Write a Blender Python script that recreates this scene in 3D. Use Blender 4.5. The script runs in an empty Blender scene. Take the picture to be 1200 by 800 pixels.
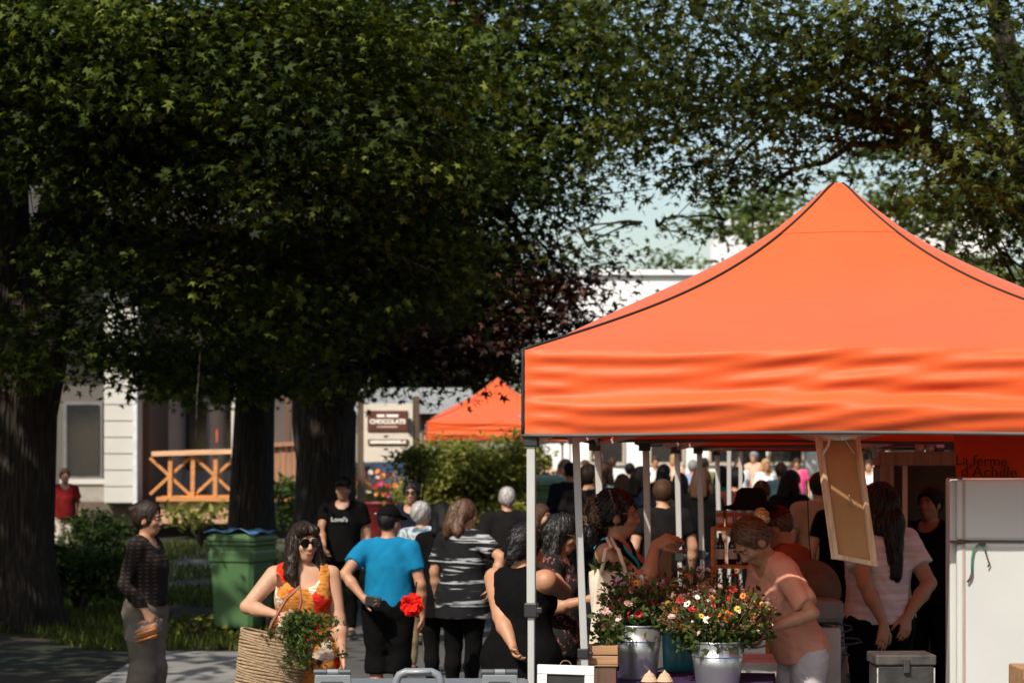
import bpy, math, random
import numpy as np
from mathutils import Vector, Matrix

# ------------------------------------------------------------------ camera
sc = bpy.context.scene
COL = sc.collection
FPX = 2500.0            # focal length in photo pixels (1200 px wide frame)
CAMZ = 1.9
HOR = 545.0             # photo row of the horizon
cam_d = bpy.data.cameras.new('camera')
cam_d.sensor_width = 36.0
cam_d.lens = 36.0 * FPX / 1200.0
cam_d.shift_y = (HOR - 400.0) / 1200.0
cam_d.clip_end = 2000.0
cam_d.clip_start = 0.1
cam_d.dof.use_dof = True
cam_d.dof.focus_distance = 9.9
cam_d.dof.aperture_fstop = 4.4
cam = bpy.data.objects.new('camera', cam_d)
cam.location = (0, 0, CAMZ)
cam.rotation_euler = (math.radians(90), 0, 0)
COL.objects.link(cam)
sc.camera = cam

# ------------------------------------------------------------------ sky + sun
SUN_EL = math.radians(45)
SUN_AZ = math.atan2(-0.42, -0.72)      # from +Y towards +X
TOSUN = Vector((math.cos(SUN_EL) * math.sin(SUN_AZ), math.cos(SUN_EL) * math.cos(SUN_AZ), math.sin(SUN_EL)))
world = bpy.data.worlds.new('World')
sc.world = world
world.use_nodes = True
wn = world.node_tree
sky = wn.nodes.new('ShaderNodeTexSky')
sky.sky_type = 'NISHITA'
sky.sun_disc = False
sky.sun_elevation = SUN_EL
sky.sun_rotation = SUN_AZ
sky.air_density = 1.35
sky.dust_density = 2.2
sky.ozone_density = 1.2
wn.links.new(sky.outputs[0], wn.nodes['Background'].inputs[0])
wn.nodes['Background'].inputs[1].default_value = 0.13
sun_d = bpy.data.lights.new('sun', 'SUN')
sun_d.energy = 4.6
sun_d.angle = math.radians(0.53)
sun_d.color = (1.0, 0.93, 0.82)
sun = bpy.data.objects.new('sun', sun_d)
sun.rotation_euler = (-TOSUN).to_track_quat('-Z', 'Y').to_euler()
sun.location = (-20, -20, 30)
COL.objects.link(sun)
sc.view_settings.view_transform = 'Standard'
sc.view_settings.look = 'None'
sc.view_settings.exposure = 0.28
sc.view_settings.gamma = 1.0
sc.cycles.max_bounces = 5
sc.cycles.diffuse_bounces = 2
sc.cycles.transparent_max_bounces = 8

rng = np.random.default_rng(7)
random.seed(7)

# ------------------------------------------------------------------ basics
def ground_z(y):
    return 0.0 if y < 15 else 0.0115 * (y - 15) if y < 60 else 0.5175

def wx(px, D): return (px - 600.0) / FPX * D
def wz(py, D): return CAMZ - (py - HOR) / FPX * D
def at(px, py, D): return Vector((wx(px, D), D, wz(py, D)))

def tag(o, label=None, cat=None, group=None, kind=None):
    if label: o['label'] = label
    if cat: o['category'] = cat
    if group: o['group'] = group
    if kind: o['kind'] = kind
    return o

def empty(name, loc=(0, 0, 0), rz=0.0, label=None, cat=None, group=None):
    o = bpy.data.objects.new(name, None)
    o.empty_display_size = 0.1
    o.location = loc
    o.rotation_euler = (0, 0, rz)
    COL.objects.link(o)
    return tag(o, label, cat, group)

def mesh_np(name, V, F, mat=None, smooth=True):
    """V (n,3), F (m,k) numpy arrays -> mesh"""
    me = bpy.data.meshes.new(name)
    V = np.asarray(V, np.float32); F = np.asarray(F, np.int32)
    n, k = F.shape
    me.vertices.add(len(V)); me.vertices.foreach_set('co', V.ravel())
    me.loops.add(n * k); me.loops.foreach_set('vertex_index', F.ravel())
    me.polygons.add(n)
    me.polygons.foreach_set('loop_start', np.arange(0, n * k, k, dtype=np.int32))
    try: me.polygons.foreach_set('loop_total', np.full(n, k, np.int32))
    except Exception: pass
    if smooth: me.polygons.foreach_set('use_smooth', np.ones(n, bool))
    me.update(calc_edges=True)
    if mat: me.materials.append(mat)
    return me

def link(name, me, parent=None, mat=None):
    o = bpy.data.objects.new(name, me)
    COL.objects.link(o)
    if parent is not None: o.parent = parent
    if mat is not None: me.materials.append(mat)
    return o

class MB:
    """collects verts / faces of one part"""
    def __init__(s): s.v = []; s.f = []
    def add(s, vs, fs):
        b = len(s.v); s.v += [tuple(v) for v in vs]; s.f += [tuple(i + b for i in f) for f in fs]; return s
    def box(s, c, size, rot=None):
        c = Vector(c); hx, hy, hz = size[0] / 2, size[1] / 2, size[2] / 2
        vs = [Vector((x, y, z)) for x in (-hx, hx) for y in (-hy, hy) for z in (-hz, hz)]
        if rot is not None: vs = [rot @ v for v in vs]
        return s.add([v + c for v in vs], [(0, 1, 3, 2), (4, 6, 7, 5), (0, 4, 5, 1), (2, 3, 7, 6), (0, 2, 6, 4), (1, 5, 7, 3)])
    def bar(s, a, b, w, h, up=(0, 0, 1)):
        a = Vector(a); b = Vector(b); d = b - a; L = d.length; d.normalize()
        u = Vector(up)
        if abs(d.dot(u)) > .95: u = Vector((0, 1, 0))
        x = d.cross(u).normalized(); z = x.cross(d)
        M = Matrix((x, d, z)).transposed()
        return s.box((a + b) / 2, (w, L, h), M)
    def tube(s, pts, r, n=8, cap=True):
        pts = [Vector(p) for p in pts]
        if not hasattr(r, '__len__'): r = [r] * len(pts)
        vs = []; fs = []; ref = None
        for i, p in enumerate(pts):
            d = (pts[min(i + 1, len(pts) - 1)] - pts[max(i - 1, 0)]).normalized()
            if ref is None:
                ref = d.orthogonal().normalized()
            ref = (ref - d * ref.dot(d)).normalized()
            q = d.cross(ref)
            for k in range(n):
                a = 2 * math.pi * k / n
                vs.append(p + (ref * math.cos(a) + q * math.sin(a)) * r[i])
        for i in range(len(pts) - 1):
            for k in range(n):
                fs.append((i * n + k, i * n + (k + 1) % n, (i + 1) * n + (k + 1) % n, (i + 1) * n + k))
        if cap:
            fs.append(tuple(range(n - 1, -1, -1))); m = (len(pts) - 1) * n
            fs.append(tuple(m + k for k in range(n)))
        return s.add(vs, fs)
    def lathe(s, prof, n=24, c=(0, 0, 0), sy=1.0):
        c = Vector(c); vs = []; fs = []
        for r, z in prof:
            for k in range(n):
                a = 2 * math.pi * k / n
                vs.append(c + Vector((r * math.cos(a), r * math.sin(a) * sy, z)))
        for i in range(len(prof) - 1):
            for k in range(n):
                fs.append((i * n + k, i * n + (k + 1) % n, (i + 1) * n + (k + 1) % n, (i + 1) * n + k))
        return s.add(vs, fs)
    def grid(s, fn, nu, nv):
        vs = [fn(i / nu, j / nv) for j in range(nv + 1) for i in range(nu + 1)]
        fs = [(j * (nu + 1) + i, j * (nu + 1) + i + 1, (j + 1) * (nu + 1) + i + 1, (j + 1) * (nu + 1) + i) for j in range(nv) for i in range(nu)]
        return s.add(vs, fs)
    def prism(s, poly, d, axis='y', at0=0.0):
        """polygon in (x,z) extruded along y from at0 by d"""
        n = len(poly)
        vs = [Vector((x, at0, z)) for x, z in poly] + [Vector((x, at0 + d, z)) for x, z in poly]
        fs = [tuple(range(n)), tuple(range(2 * n - 1, n - 1, -1))]
        fs += [(i, i + n, (i + 1) % n + n, (i + 1) % n) for i in range(n)]
        return s.add(vs, fs)
    def mesh(s, name, mat=None, smooth=False):
        me = bpy.data.meshes.new(name)
        me.from_pydata(s.v, [], s.f)
        if smooth:
            me.polygons.foreach_set('use_smooth', [True] * len(me.polygons))
        me.update()
        if mat: me.materials.append(mat)
        return me
    def build(s, name, mat=None, parent=None, smooth=False, bevel=0.0, weld=False):
        o = link(name, s.mesh(name, mat, smooth), parent)
        if weld:
            w = o.modifiers.new('weld', 'WELD'); w.merge_threshold = 1e-4
        if bevel:
            m = o.modifiers.new('bevel', 'BEVEL'); m.width = bevel; m.segments = 2; m.limit_method = 'ANGLE'
        return o

def copy_tree(o, parent=None):
    c = o.copy(); COL.objects.link(c); c.parent = parent
    for ch in o.children: copy_tree(ch, c)
    return c

# ------------------------------------------------------------------ materials
def new_mat(name):
    m = bpy.data.materials.new(name); m.use_nodes = True
    return m, m.node_tree, m.node_tree.nodes['Principled BSDF']

def N(nt, t, **kw):
    n = nt.nodes.new(t)
    for k, v in kw.items(): setattr(n, k, v)
    return n

def ramp(nt, stops, src, interp='LINEAR'):
    r = N(nt, 'ShaderNodeValToRGB')
    el = r.color_ramp.elements
    r.color_ramp.interpolation = interp
    while len(el) < len(stops): el.new(0.5)
    for e, (p, c) in zip(el, stops): e.position = p; e.color = (*c, 1)
    nt.links.new(src, r.inputs[0])
    return r.outputs[0]

def mul(c, k): return tuple(min(1.0, x * k) for x in c)

_mats = {}
def M(name, color, rough=0.6, var=0.18, scale=6.0, bump=0.0, bscale=60.0, metal=0.0, spec=0.5, stretch=(1, 1, 1), coat=0.0):
    """base colour broken up by noise, optional fine relief"""
    if name in _mats: return _mats[name]
    m, nt, b = new_mat(name)
    tc = N(nt, 'ShaderNodeTexCoord'); mp = N(nt, 'ShaderNodeMapping'); mp.inputs['Scale'].default_value = stretch
    nt.links.new(tc.outputs['Object'], mp.inputs[0])
    nz = N(nt, 'ShaderNodeTexNoise'); nz.inputs['Scale'].default_value = scale; nz.inputs['Detail'].default_value = 5
    nt.links.new(mp.outputs[0], nz.inputs[0])
    col = ramp(nt, [(0.28, mul(color, 1 - var)), (0.5, color), (0.75, mul(color, 1 + var))], nz.outputs[0])
    nt.links.new(col, b.inputs['Base Color'])
    b.inputs['Roughness'].default_value = rough
    b.inputs['Metallic'].default_value = metal
    b.inputs['Specular IOR Level'].default_value = spec
    b.inputs['Coat Weight'].default_value = coat
    if bump:
        n2 = N(nt, 'ShaderNodeTexNoise'); n2.inputs['Scale'].default_value = bscale; n2.inputs['Detail'].default_value = 3
        nt.links.new(mp.outputs[0], n2.inputs[0])
        bp = N(nt, 'ShaderNodeBump'); bp.inputs['Strength'].default_value = bump; bp.inputs['Distance'].default_value = 0.01
        nt.links.new(n2.outputs[0], bp.inputs['Height']); nt.links.new(bp.outputs[0], b.inputs['Normal'])
    _mats[name] = m
    return m

def cloth(name, color, **kw):
    kw.setdefault('rough', 0.9); kw.setdefault('bump', 0.35); kw.setdefault('bscale', 220.0); kw.setdefault('spec', 0.06); kw.setdefault('scale', 9.0)
    return M(name, color, **kw)

def wood(name, color, axis=0, rough=0.65):
    st = [12, 12, 12]; st[axis] = 0.8
    return M(name, color, rough=rough, var=0.3, scale=3.0, bump=0.35, bscale=5.0, stretch=tuple(st))

def skin_mat(name, color):
    if name in _mats: return _mats[name]
    m = M(name, color, rough=0.5, var=0.10, scale=14.0, bump=0.12, bscale=90.0, spec=0.4)
    b = m.node_tree.nodes['Principled BSDF']
    b.inputs['Subsurface Weight'].default_value = 0.12
    b.inputs['Subsurface Radius'].default_value = (0.012, 0.005, 0.003)
    b.inputs['Subsurface Scale'].default_value = 1.0
    return m

def hair_mat(name, color):
    if name in _mats: return _mats[name]
    m = M(name, color, rough=0.55, var=0.5, scale=4.0, bump=0.5, bscale=9.0, spec=0.16, stretch=(22, 22, 2.0))
    return m

def leaf_mat(name, dark, mid, light, trans=0.3, rough=0.6):
    m, nt, b = new_mat(name)
    at_ = N(nt, 'ShaderNodeAttribute', attribute_name='var')
    c = ramp(nt, [(0.0, dark), (0.5, mid), (1.0, light)], at_.outputs['Fac'])
    nt.links.new(c, b.inputs['Base Color'])
    b.inputs['Roughness'].default_value = rough
    b.inputs['Specular IOR Level'].default_value = 0.12
    tr = N(nt, 'ShaderNodeBsdfTranslucent')
    hs = N(nt, 'ShaderNodeHueSaturation'); hs.inputs['Saturation'].default_value = 1.15; hs.inputs['Value'].default_value = 1.6
    nt.links.new(c, hs.inputs['Color']); nt.links.new(hs.outputs[0], tr.inputs[0])
    mx = N(nt, 'ShaderNodeMixShader'); mx.inputs[0].default_value = trans
    nt.links.new(b.outputs[0], mx.inputs[1]); nt.links.new(tr.outputs[0], mx.inputs[2])
    nt.links.new(mx.outputs[0], nt.nodes['Material Output'].inputs[0])
    return m

def canopy_mat(name, color, trans=0.22):
    m, nt, b = new_mat(name)
    tc = N(nt, 'ShaderNodeTexCoord')
    nz = N(nt, 'ShaderNodeTexNoise'); nz.inputs['Scale'].default_value = 2.0; nz.inputs['Detail'].default_value = 6
    nt.links.new(tc.outputs['Object'], nz.inputs[0])
    c = ramp(nt, [(0.3, mul(color, 0.93)), (0.7, mul(color, 1.06))], nz.outputs[0])
    nt.links.new(c, b.inputs['Base Color'])
    b.inputs['Roughness'].default_value = 0.5
    b.inputs['Specular IOR Level'].default_value = 0.35
    b.inputs['Sheen Weight'].default_value = 0.3
    b.inputs['Sheen Roughness'].default_value = 0.5
    wv = N(nt, 'ShaderNodeTexNoise'); wv.inputs['Scale'].default_value = 500.0
    nt.links.new(tc.outputs['Object'], wv.inputs[0])
    bp = N(nt, 'ShaderNodeBump'); bp.inputs['Strength'].default_value = 0.25; bp.inputs['Distance'].default_value = 0.002
    nt.links.new(wv.outputs[0], bp.inputs['Height']); nt.links.new(bp.outputs[0], b.inputs['Normal'])
    mp = N(nt, 'ShaderNodeMapping'); mp.inputs['Scale'].default_value = (1.0, 1.0, 2.6); mp.inputs['Rotation'].default_value = (0.3, 0.25, 0.5)
    cr = N(nt, 'ShaderNodeTexNoise'); cr.inputs['Scale'].default_value = 3.2; cr.inputs['Detail'].default_value = 4; cr.inputs['Distortion'].default_value = 0.8
    nt.links.new(tc.outputs['Object'], mp.inputs[0]); nt.links.new(mp.outputs[0], cr.inputs[0])
    b2 = N(nt, 'ShaderNodeBump'); b2.inputs['Strength'].default_value = 0.15; b2.inputs['Distance'].default_value = 0.035
    nt.links.new(cr.outputs[0], b2.inputs['Height']); nt.links.new(bp.outputs[0], b2.inputs['Normal']); nt.links.new(b2.outputs[0], b.inputs['Normal'])
    tr = N(nt, 'ShaderNodeBsdfTranslucent'); tr.inputs[0].default_value = (0.85, 0.10, 0.012, 1)
    mx = N(nt, 'ShaderNodeMixShader'); mx.inputs[0].default_value = trans
    nt.links.new(b.outputs[0], mx.inputs[1]); nt.links.new(tr.outputs[0], mx.inputs[2])
    nt.links.new(mx.outputs[0], nt.nodes['Material Output'].inputs[0])
    return m
# ================================================================== ground
def ground_mat():
    m, nt, b = new_mat('lawn_soil')
    tc = N(nt, 'ShaderNodeTexCoord')
    n1 = N(nt, 'ShaderNodeTexNoise'); n1.inputs['Scale'].default_value = 0.6; n1.inputs['Detail'].default_value = 8
    n2 = N(nt, 'ShaderNodeTexNoise'); n2.inputs['Scale'].default_value = 9.0; n2.inputs['Detail'].default_value = 6
    for n in (n1, n2): nt.links.new(tc.outputs['Object'], n.inputs[0])
    a = ramp(nt, [(0.45, (0.012, 0.017, 0.004)), (0.62, (0.034, 0.020, 0.009))], n1.outputs[0])
    mx = N(nt, 'ShaderNodeMix', data_type='RGBA', blend_type='MULTIPLY'); mx.inputs[0].default_value = 0.6
    g = ramp(nt, [(0.3, (0.45, 0.45, 0.4)), (0.7, (1, 1, 1))], n2.outputs[0])
    nt.links.new(a, mx.inputs[6]); nt.links.new(g, mx.inputs[7]); nt.links.new(mx.outputs[2], b.inputs['Base Color'])
    b.inputs['Roughness'].default_value = 0.95
    bp = N(nt, 'ShaderNodeBump'); bp.inputs['Strength'].default_value = 0.8; bp.inputs['Distance'].default_value = 0.05
    nt.links.new(n2.outputs[0], bp.inputs['Height']); nt.links.new(bp.outputs[0], b.inputs['Normal'])
    return m
def asphalt_mat(name, c0, c1):
    m, nt, b = new_mat(name)
    tc = N(nt, 'ShaderNodeTexCoord')
    n1 = N(nt, 'ShaderNodeTexNoise'); n1.inputs['Scale'].default_value = 0.8; n1.inputs['Detail'].default_value = 9
    n2 = N(nt, 'ShaderNodeTexVoronoi'); n2.inputs['Scale'].default_value = 130.0
    for n in (n1, n2): nt.links.new(tc.outputs['Object'], n.inputs[0])
    nt.links.new(ramp(nt, [(0.3, c0), (0.7, c1)], n1.outputs[0]), b.inputs['Base Color'])
    b.inputs['Roughness'].default_value = 0.9
    bp = N(nt, 'ShaderNodeBump'); bp.inputs['Strength'].default_value = 0.5; bp.inputs['Distance'].default_value = 0.006
    nt.links.new(n2.outputs[0], bp.inputs['Height']); nt.links.new(bp.outputs[0], b.inputs['Normal'])
    return m

def sheet(name, xs, ys, dz, mat):
    V = np.array([(x, y, ground_z(y) + dz) for y in ys for x in xs]); nx = len(xs)
    F = np.array([(j * nx + i, j * nx + i + 1, (j + 1) * nx + i + 1, (j + 1) * nx + i) for j in range(len(ys) - 1) for i in range(nx - 1)])
    o = link(name, mesh_np(name, V, F, mat, False)); o['kind'] = 'structure'
    return o
YS = [-60, 0, 8, 15, 20, 25, 30, 35, 40, 50, 60, 90, 200, 900]
sheet('ground', [-700, -40, -10, 0, 10, 40, 700], YS, -0.03, ground_mat())
ASPH = asphalt_mat('asphalt', (0.05, 0.048, 0.046), (0.085, 0.08, 0.075))
sheet('street', [-1.9, 2, 6, 9.5], [-60, 0, 8, 15, 20, 25, 30, 35, 40, 50, 60, 90], -0.02, ASPH)
sheet('market_square', [-6, 9.5, 20, 45], [30, 35, 40, 50, 60, 90], -0.024, ASPH)
sheet('side_path', [-3.6, -2.6, -1.9], [17.4, 18.5, 20, 21.2], -0.016, asphalt_mat('path_concrete', (0.16, 0.155, 0.145), (0.24, 0.23, 0.21)))

# ================================================================== leaves
def fan(outline):
    n = len(outline)
    V = np.array([(0, 0.30, 0.0)] + outline, float)
    F = np.array([(0, 1 + i, 1 + (i + 1) % n) for i in range(n)])
    return V, F
MAPLE = fan([(0, -0.02, 0), (0.36, -0.02, -0.10), (0.15, 0.25, 0.0), (0.55, 0.52, -0.16), (0.13, 0.52, 0.0), (0.03, 1.0, -0.18),
             (-0.15, 0.50, 0.0), (-0.52, 0.56, -0.14), (-0.14, 0.27, 0.0), (-0.34, 0.0, -0.10)])
OVAL = (np.array([(0, 0, 0), (0.26, 0.45, 0.04), (0, 1, -0.06), (-0.26, 0.45, 0.04)], float), np.array([(0, 1, 2), (0, 2, 3)]))

def unit(a): return a / np.maximum(np.linalg.norm(a, axis=-1, keepdims=True), 1e-9)

def leaf_arrays(P, Nn, size, tmpl, r):
    """one leaf at every P, its face along Nn, random heading"""
    V0, F0 = tmpl; n = len(P); k = len(V0)
    Nn = unit(Nn); h = unit(r.normal(size=(n, 3))); Y = unit(h - Nn * (h * Nn).sum(1, keepdims=True)); X = np.cross(Y, Nn)
    sz = size[:, None, None]
    V = P[:, None, :] + sz * (V0[None, :, 0:1] * X[:, None, :] + V0[None, :, 1:2] * Y[:, None, :] + V0[None, :, 2:3] * Nn[:, None, :])
    F = (F0[None] + (np.arange(n) * k)[:, None, None]).reshape(-1, F0.shape[1])
    return V.reshape(-1, 3), F

def leaf_mesh(name, P, Nn, size, var, mat, tmpl, r):
    V, F = leaf_arrays(P, Nn, size, tmpl, r)
    me = mesh_np(name, V, F, mat, False)
    a = me.attributes.new('var', 'FLOAT', 'POINT')
    a.data.foreach_set('value', np.repeat(np.clip(var, 0, 1), len(tmpl[0])).astype(np.float32))
    return me

def lobe_points(c, rad, n, r, per=14, spread=0.30):
    """leaf positions in flat sprays spread through an ellipsoid"""
    c = np.array(c, float); rad = np.array(rad, float)
    m = max(1, n // per)
    d = unit(r.normal(size=(m, 3))); q = r.random((m, 1)) ** (1 / 2.3)
    cc = c + d * q * rad
    P = np.repeat(cc, per, 0) + r.normal(size=(m * per, 3)) * np.array([spread, spread, spread * 0.24])
    out = np.repeat(d, per, 0)
    Nn = np.array([0, -.5 if per == 10 else 0, 1.0]) + (0.55 if per >= 30 else 0.9) * r.normal(size=(m * per, 3)) + 0.45 * out
    var = np.repeat(r.normal(0.36, 0.25, m), per) + r.normal(0, 0.13, m * per)
    return P, Nn, var

def crown(parent, lobes, mat, leaf=0.12, od=2.4, seed=1, tmpl=MAPLE, name='crown', per=14, spread=0.30):
    r = np.random.default_rng(seed)
    A = [[], [], []]
    eff = leaf * leaf * 0.25 if tmpl is MAPLE else leaf * leaf * 0.17
    for L in lobes:
        c, rad = L[0], L[1]; k = L[2] if len(L) > 2 else 1.0
        n = int(k * od * math.pi * rad[0] * rad[2] / eff)
        for a, b in zip(A, lobe_points(c, rad, n, r, per, spread)): a.append(b)
    P, Nn, var = [np.concatenate(a) for a in A]
    size = leaf * (0.65 + 0.6 * r.random(len(P)))
    o = link(name, leaf_mesh(name, P, Nn, size, var, mat, tmpl, r), parent)
    o['kind'] = 'stuff'
    return o

BARK = None
def bark_mat():
    global BARK
    if BARK: return BARK
    m, nt, b = new_mat('maple_bark')
    tc = N(nt, 'ShaderNodeTexCoord'); mp = N(nt, 'ShaderNodeMapping'); mp.inputs['Scale'].default_value = (9, 9, 1.3)
    nt.links.new(tc.outputs['Object'], mp.inputs[0])
    n1 = N(nt, 'ShaderNodeTexNoise'); n1.inputs['Scale'].default_value = 2.2; n1.inputs['Detail'].default_value = 8
    v1 = N(nt, 'ShaderNodeTexVoronoi'); v1.inputs['Scale'].default_value = 2.6
    for n in (n1, v1): nt.links.new(mp.outputs[0], n.inputs[0])
    nt.links.new(ramp(nt, [(0.3, (0.012, 0.009, 0.006)), (0.55, (0.032, 0.022, 0.015)), (0.75, (0.085, 0.058, 0.040))], n1.outputs[0]), b.inputs['Base Color'])
    b.inputs['Roughness'].default_value = 0.95
    ad = N(nt, 'ShaderNodeMath', operation='ADD'); nt.links.new(n1.outputs[0], ad.inputs[0]); nt.links.new(v1.outputs[0], ad.inputs[1])
    bp = N(nt, 'ShaderNodeBump'); bp.inputs['Strength'].default_value = 1.0; bp.inputs['Distance'].default_value = 0.08
    nt.links.new(ad.outputs[0], bp.inputs['Height']); nt.links.new(bp.outputs[0], b.inputs['Normal'])
    BARK = m
    return m

def limb_pts(a, b, n=6, sag=0.0, r=random):
    a = Vector(a); b = Vector(b); L = (b - a).length; out = []
    for i in range(n + 1):
        t = i / n; p = a.lerp(b, t)
        p += Vector((r.uniform(-1, 1), r.uniform(-1, 1), r.uniform(-.5, .5))) * 0.035 * L * math.sin(math.pi * t)
        p.z += sag * math.sin(math.pi * t)
        out.append(p)
    return out

def trunk_mesh(pts, radii, parent, name='trunk', flare=0.0, n=18, seed=3):
    mb = MB(); mb.tube(pts, radii, n)
    o = mb.build(name, bark_mat(), parent, smooth=True)
    R = random.Random(seed)
    ph = [R.uniform(0, 6.28) for _ in range(5)]
    for i, v in enumerate(o.data.vertices):
        k = i % n; ring = i // n
        p = Vector(pts[min(ring, len(pts) - 1)]); d = v.co - p
        a = 2 * math.pi * k / n
        w = 1 + 0.07 * math.sin(3 * a + ph[0] + ring * .3) + 0.05 * math.sin(5 * a + ph[1]) + 0.03 * math.sin(8 * a + ph[2] + ring)
        v.co = p + d * w
    return o

def tree(name, label, base, stems, lobes, mat, leaf=0.108, od=2.0, seed=1, group='street trees', upper=None, limbs=True, tmpl=MAPLE, per=70, spread=0.40, lr=0.07, limb_from=None):
    root = empty(name, base, 0, label, 'tree', group)
    B = Vector(base); R = random.Random(seed)
    for i, (pts, rad) in enumerate(stems):
        trunk_mesh([Vector(p) - B for p in pts], rad, root, 'trunk', seed=seed + i)
    L2 = [(Vector(l[0]) - B, l[1], *(l[2:])) for l in lobes]
    if limbs:
        for l in L2:
            src = stems[R.randrange(len(stems))]
            k = limb_from if limb_from is not None else len(src[0]) - 1
            a = Vector(src[0][k]) - B
            ps = limb_pts(a, l[0], 6, 0.15, R)
            far_ = (l[0] - a).length > 4.2
            if far_: ps = ps[4:] * 2 + ps[6:]
            else: MB().tube(ps, [lr * (1 - .75 * i / 6) for i in range(7)], 7).build('limb', bark_mat(), root, smooth=True)
            mb = MB()
            for _ in range(5):     # thin twigs through the spray of leaves
                d = Vector((R.gauss(0, 1) * l[1][0], R.gauss(0, 1) * l[1][1], R.gauss(0, 1) * l[1][2])) * .62
                mb.tube(limb_pts(ps[R.choice((3, 4, 5, 6))], l[0] + d, 4, 0.08, R), [.018, .014, .011, .008, .005], 5)
            mb.build('twig', bark_mat(), root, smooth=True)
    crown(root, L2, mat, leaf, od, seed, tmpl, per=per, spread=spread)
    if upper:
        U = [(Vector(l[0]) - B, l[1], *(l[2:])) for l in upper]
        crown(root, U, mat, 0.42, 1.0, seed + 50, OVAL, name='upper_crown', per=8, spread=0.5)
    return root

def LB(px, py, D, rx, ry, rz, k=1.0): return (at(px, py, D), (rx, ry, rz), k)

G_MAPLE = leaf_mat('maple_leaf_green', (0.010, 0.018, 0.004), (0.046, 0.070, 0.010), (0.20, 0.23, 0.040), 0.25)
G_RED = leaf_mat('maple_leaf_bronze', (0.008, 0.005, 0.004), (0.045, 0.022, 0.015), (0.22, 0.10, 0.068), 0.15)
G_OLIVE = leaf_mat('maple_leaf_olive', (0.014, 0.022, 0.005), (0.046, 0.062, 0.012), (0.15, 0.165, 0.034), 0.32)
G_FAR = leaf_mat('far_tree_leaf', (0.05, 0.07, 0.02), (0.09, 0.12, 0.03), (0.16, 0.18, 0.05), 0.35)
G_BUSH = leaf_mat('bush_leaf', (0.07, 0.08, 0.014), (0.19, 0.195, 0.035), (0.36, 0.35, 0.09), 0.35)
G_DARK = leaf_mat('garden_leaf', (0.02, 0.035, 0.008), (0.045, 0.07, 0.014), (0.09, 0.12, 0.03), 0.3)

# --- big maple on the left, two stems
b1 = Vector((wx(4, 24), 24, ground_z(24)))
def up(px_list, D, ys): return [at(p, y, D) for p, y in zip(px_list, ys)]
t1a = [b1 + Vector((0, 0, -.3)), b1 + Vector((0, 0, .35)), at(6, 640, 24), at(16, 480, 24), at(52, 350, 24), at(80, 230, 24.2), at(95, 60, 24.5), at(120, -120, 25), at(150, -400, 25)]
t1b = [at(0, 600, 24), at(0, 480, 24), at(0, 330, 23.8), at(-4, 200, 23.6), at(-20, 40, 23), at(-60, -150, 22.5), at(-100, -380, 22)]
tree('maple_tree', 'huge maple with a thick dark two-stemmed trunk left of the woman carrying carrots', b1,
     [(t1a, [.72, .60, .50, .46, .36, .30, .24, .17, .1]), (t1b, [.34, .36, .32, .30, .26, .2, .1])],
     [LB(40, 50, 21, 1.7, 1.6, 1.2), LB(190, 50, 21, 1.7, 1.6, 1.2), LB(340, 70, 20.5, 1.6, 1.5, 1.1), LB(180, 190, 22, 1.6, 1.5, .9), LB(330, 210, 21.5, 1.6, 1.5, 1.0),
      LB(455, 70, 22, 1.5, 1.5, 1.2), LB(460, 200, 22.5, 1.4, 1.4, 1.0), LB(60, 415, 22.4, .8, .6, .55), LB(245, 340, 22.5, 1.4, 1.4, .8), LB(40, 190, 21.5, 1.2, 1.0, .5, .7),
      LB(390, 320, 23, 1.3, 1.3, .9), LB(195, 430, 24, .75, .7, .40, .8), LB(110, 310, 22, .8, .7, .5, .7), LB(470, 310, 23.5, 1.1, 1.2, .8), LB(150, 395, 25, 1.0, 1.0, .5), LB(300, 430, 25, 1.2, 1.0, .45)],
     G_MAPLE, seed=11, od=2.5, lr=.09, limb_from=5,
     upper=[((-7.5, 24, 9.8), (4.6, 5, 2.5), 2.2), ((-7, 23, 12.5), (4.5, 4.5, 2.5), 1.6), ((-9, 20, 9), (4, 4, 2.5), 2.0), ((-5, 22, 8.6), (2.6, 3, 1.3), 1.8)])
# --- straight trunk behind the bin
b2 = Vector((wx(292, 33), 33, ground_z(33)))
tree('maple_tree', 'straight dark maple trunk rising behind the green wheelie bin', b2,
     [([b2 - Vector((0, 0, .3)), b2 + Vector((0, 0, .3)), at(293, 560, 33), at(296, 480, 33), at(304, 380, 33), at(330, 200, 32.5), at(370, 0, 32), at(400, -250, 31)], [.48, .38, .33, .30, .28, .24, .2, .1])],
     [LB(300, 330, 31, 2.0, 1.8, 1.2), LB(430, 360, 31, 1.9, 1.8, 1.1), LB(240, 430, 32, 1.5, 1.3, .6), LB(350, 440, 32, 1.6, 1.4, .55),
      LB(560, 50, 27, 1.9, 1.8, 1.4, 1.2), LB(600, 165, 27, 1.6, 1.6, 1.1), LB(690, 45, 27, 1.5, 1.5, 1.1, .9), LB(540, 230, 27, 1.5, 1.5, 1.0), LB(655, 250, 27, .9, 1.0, .6, .7), LB(700, 140, 27, 1.1, 1.1, .6, .8)],
     G_MAPLE, seed=12, leaf=.125, lr=.09, limb_from=4,
     upper=[((-10, 30, 10), (3.4, 3.4, 2.5), 1.6)])
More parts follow.
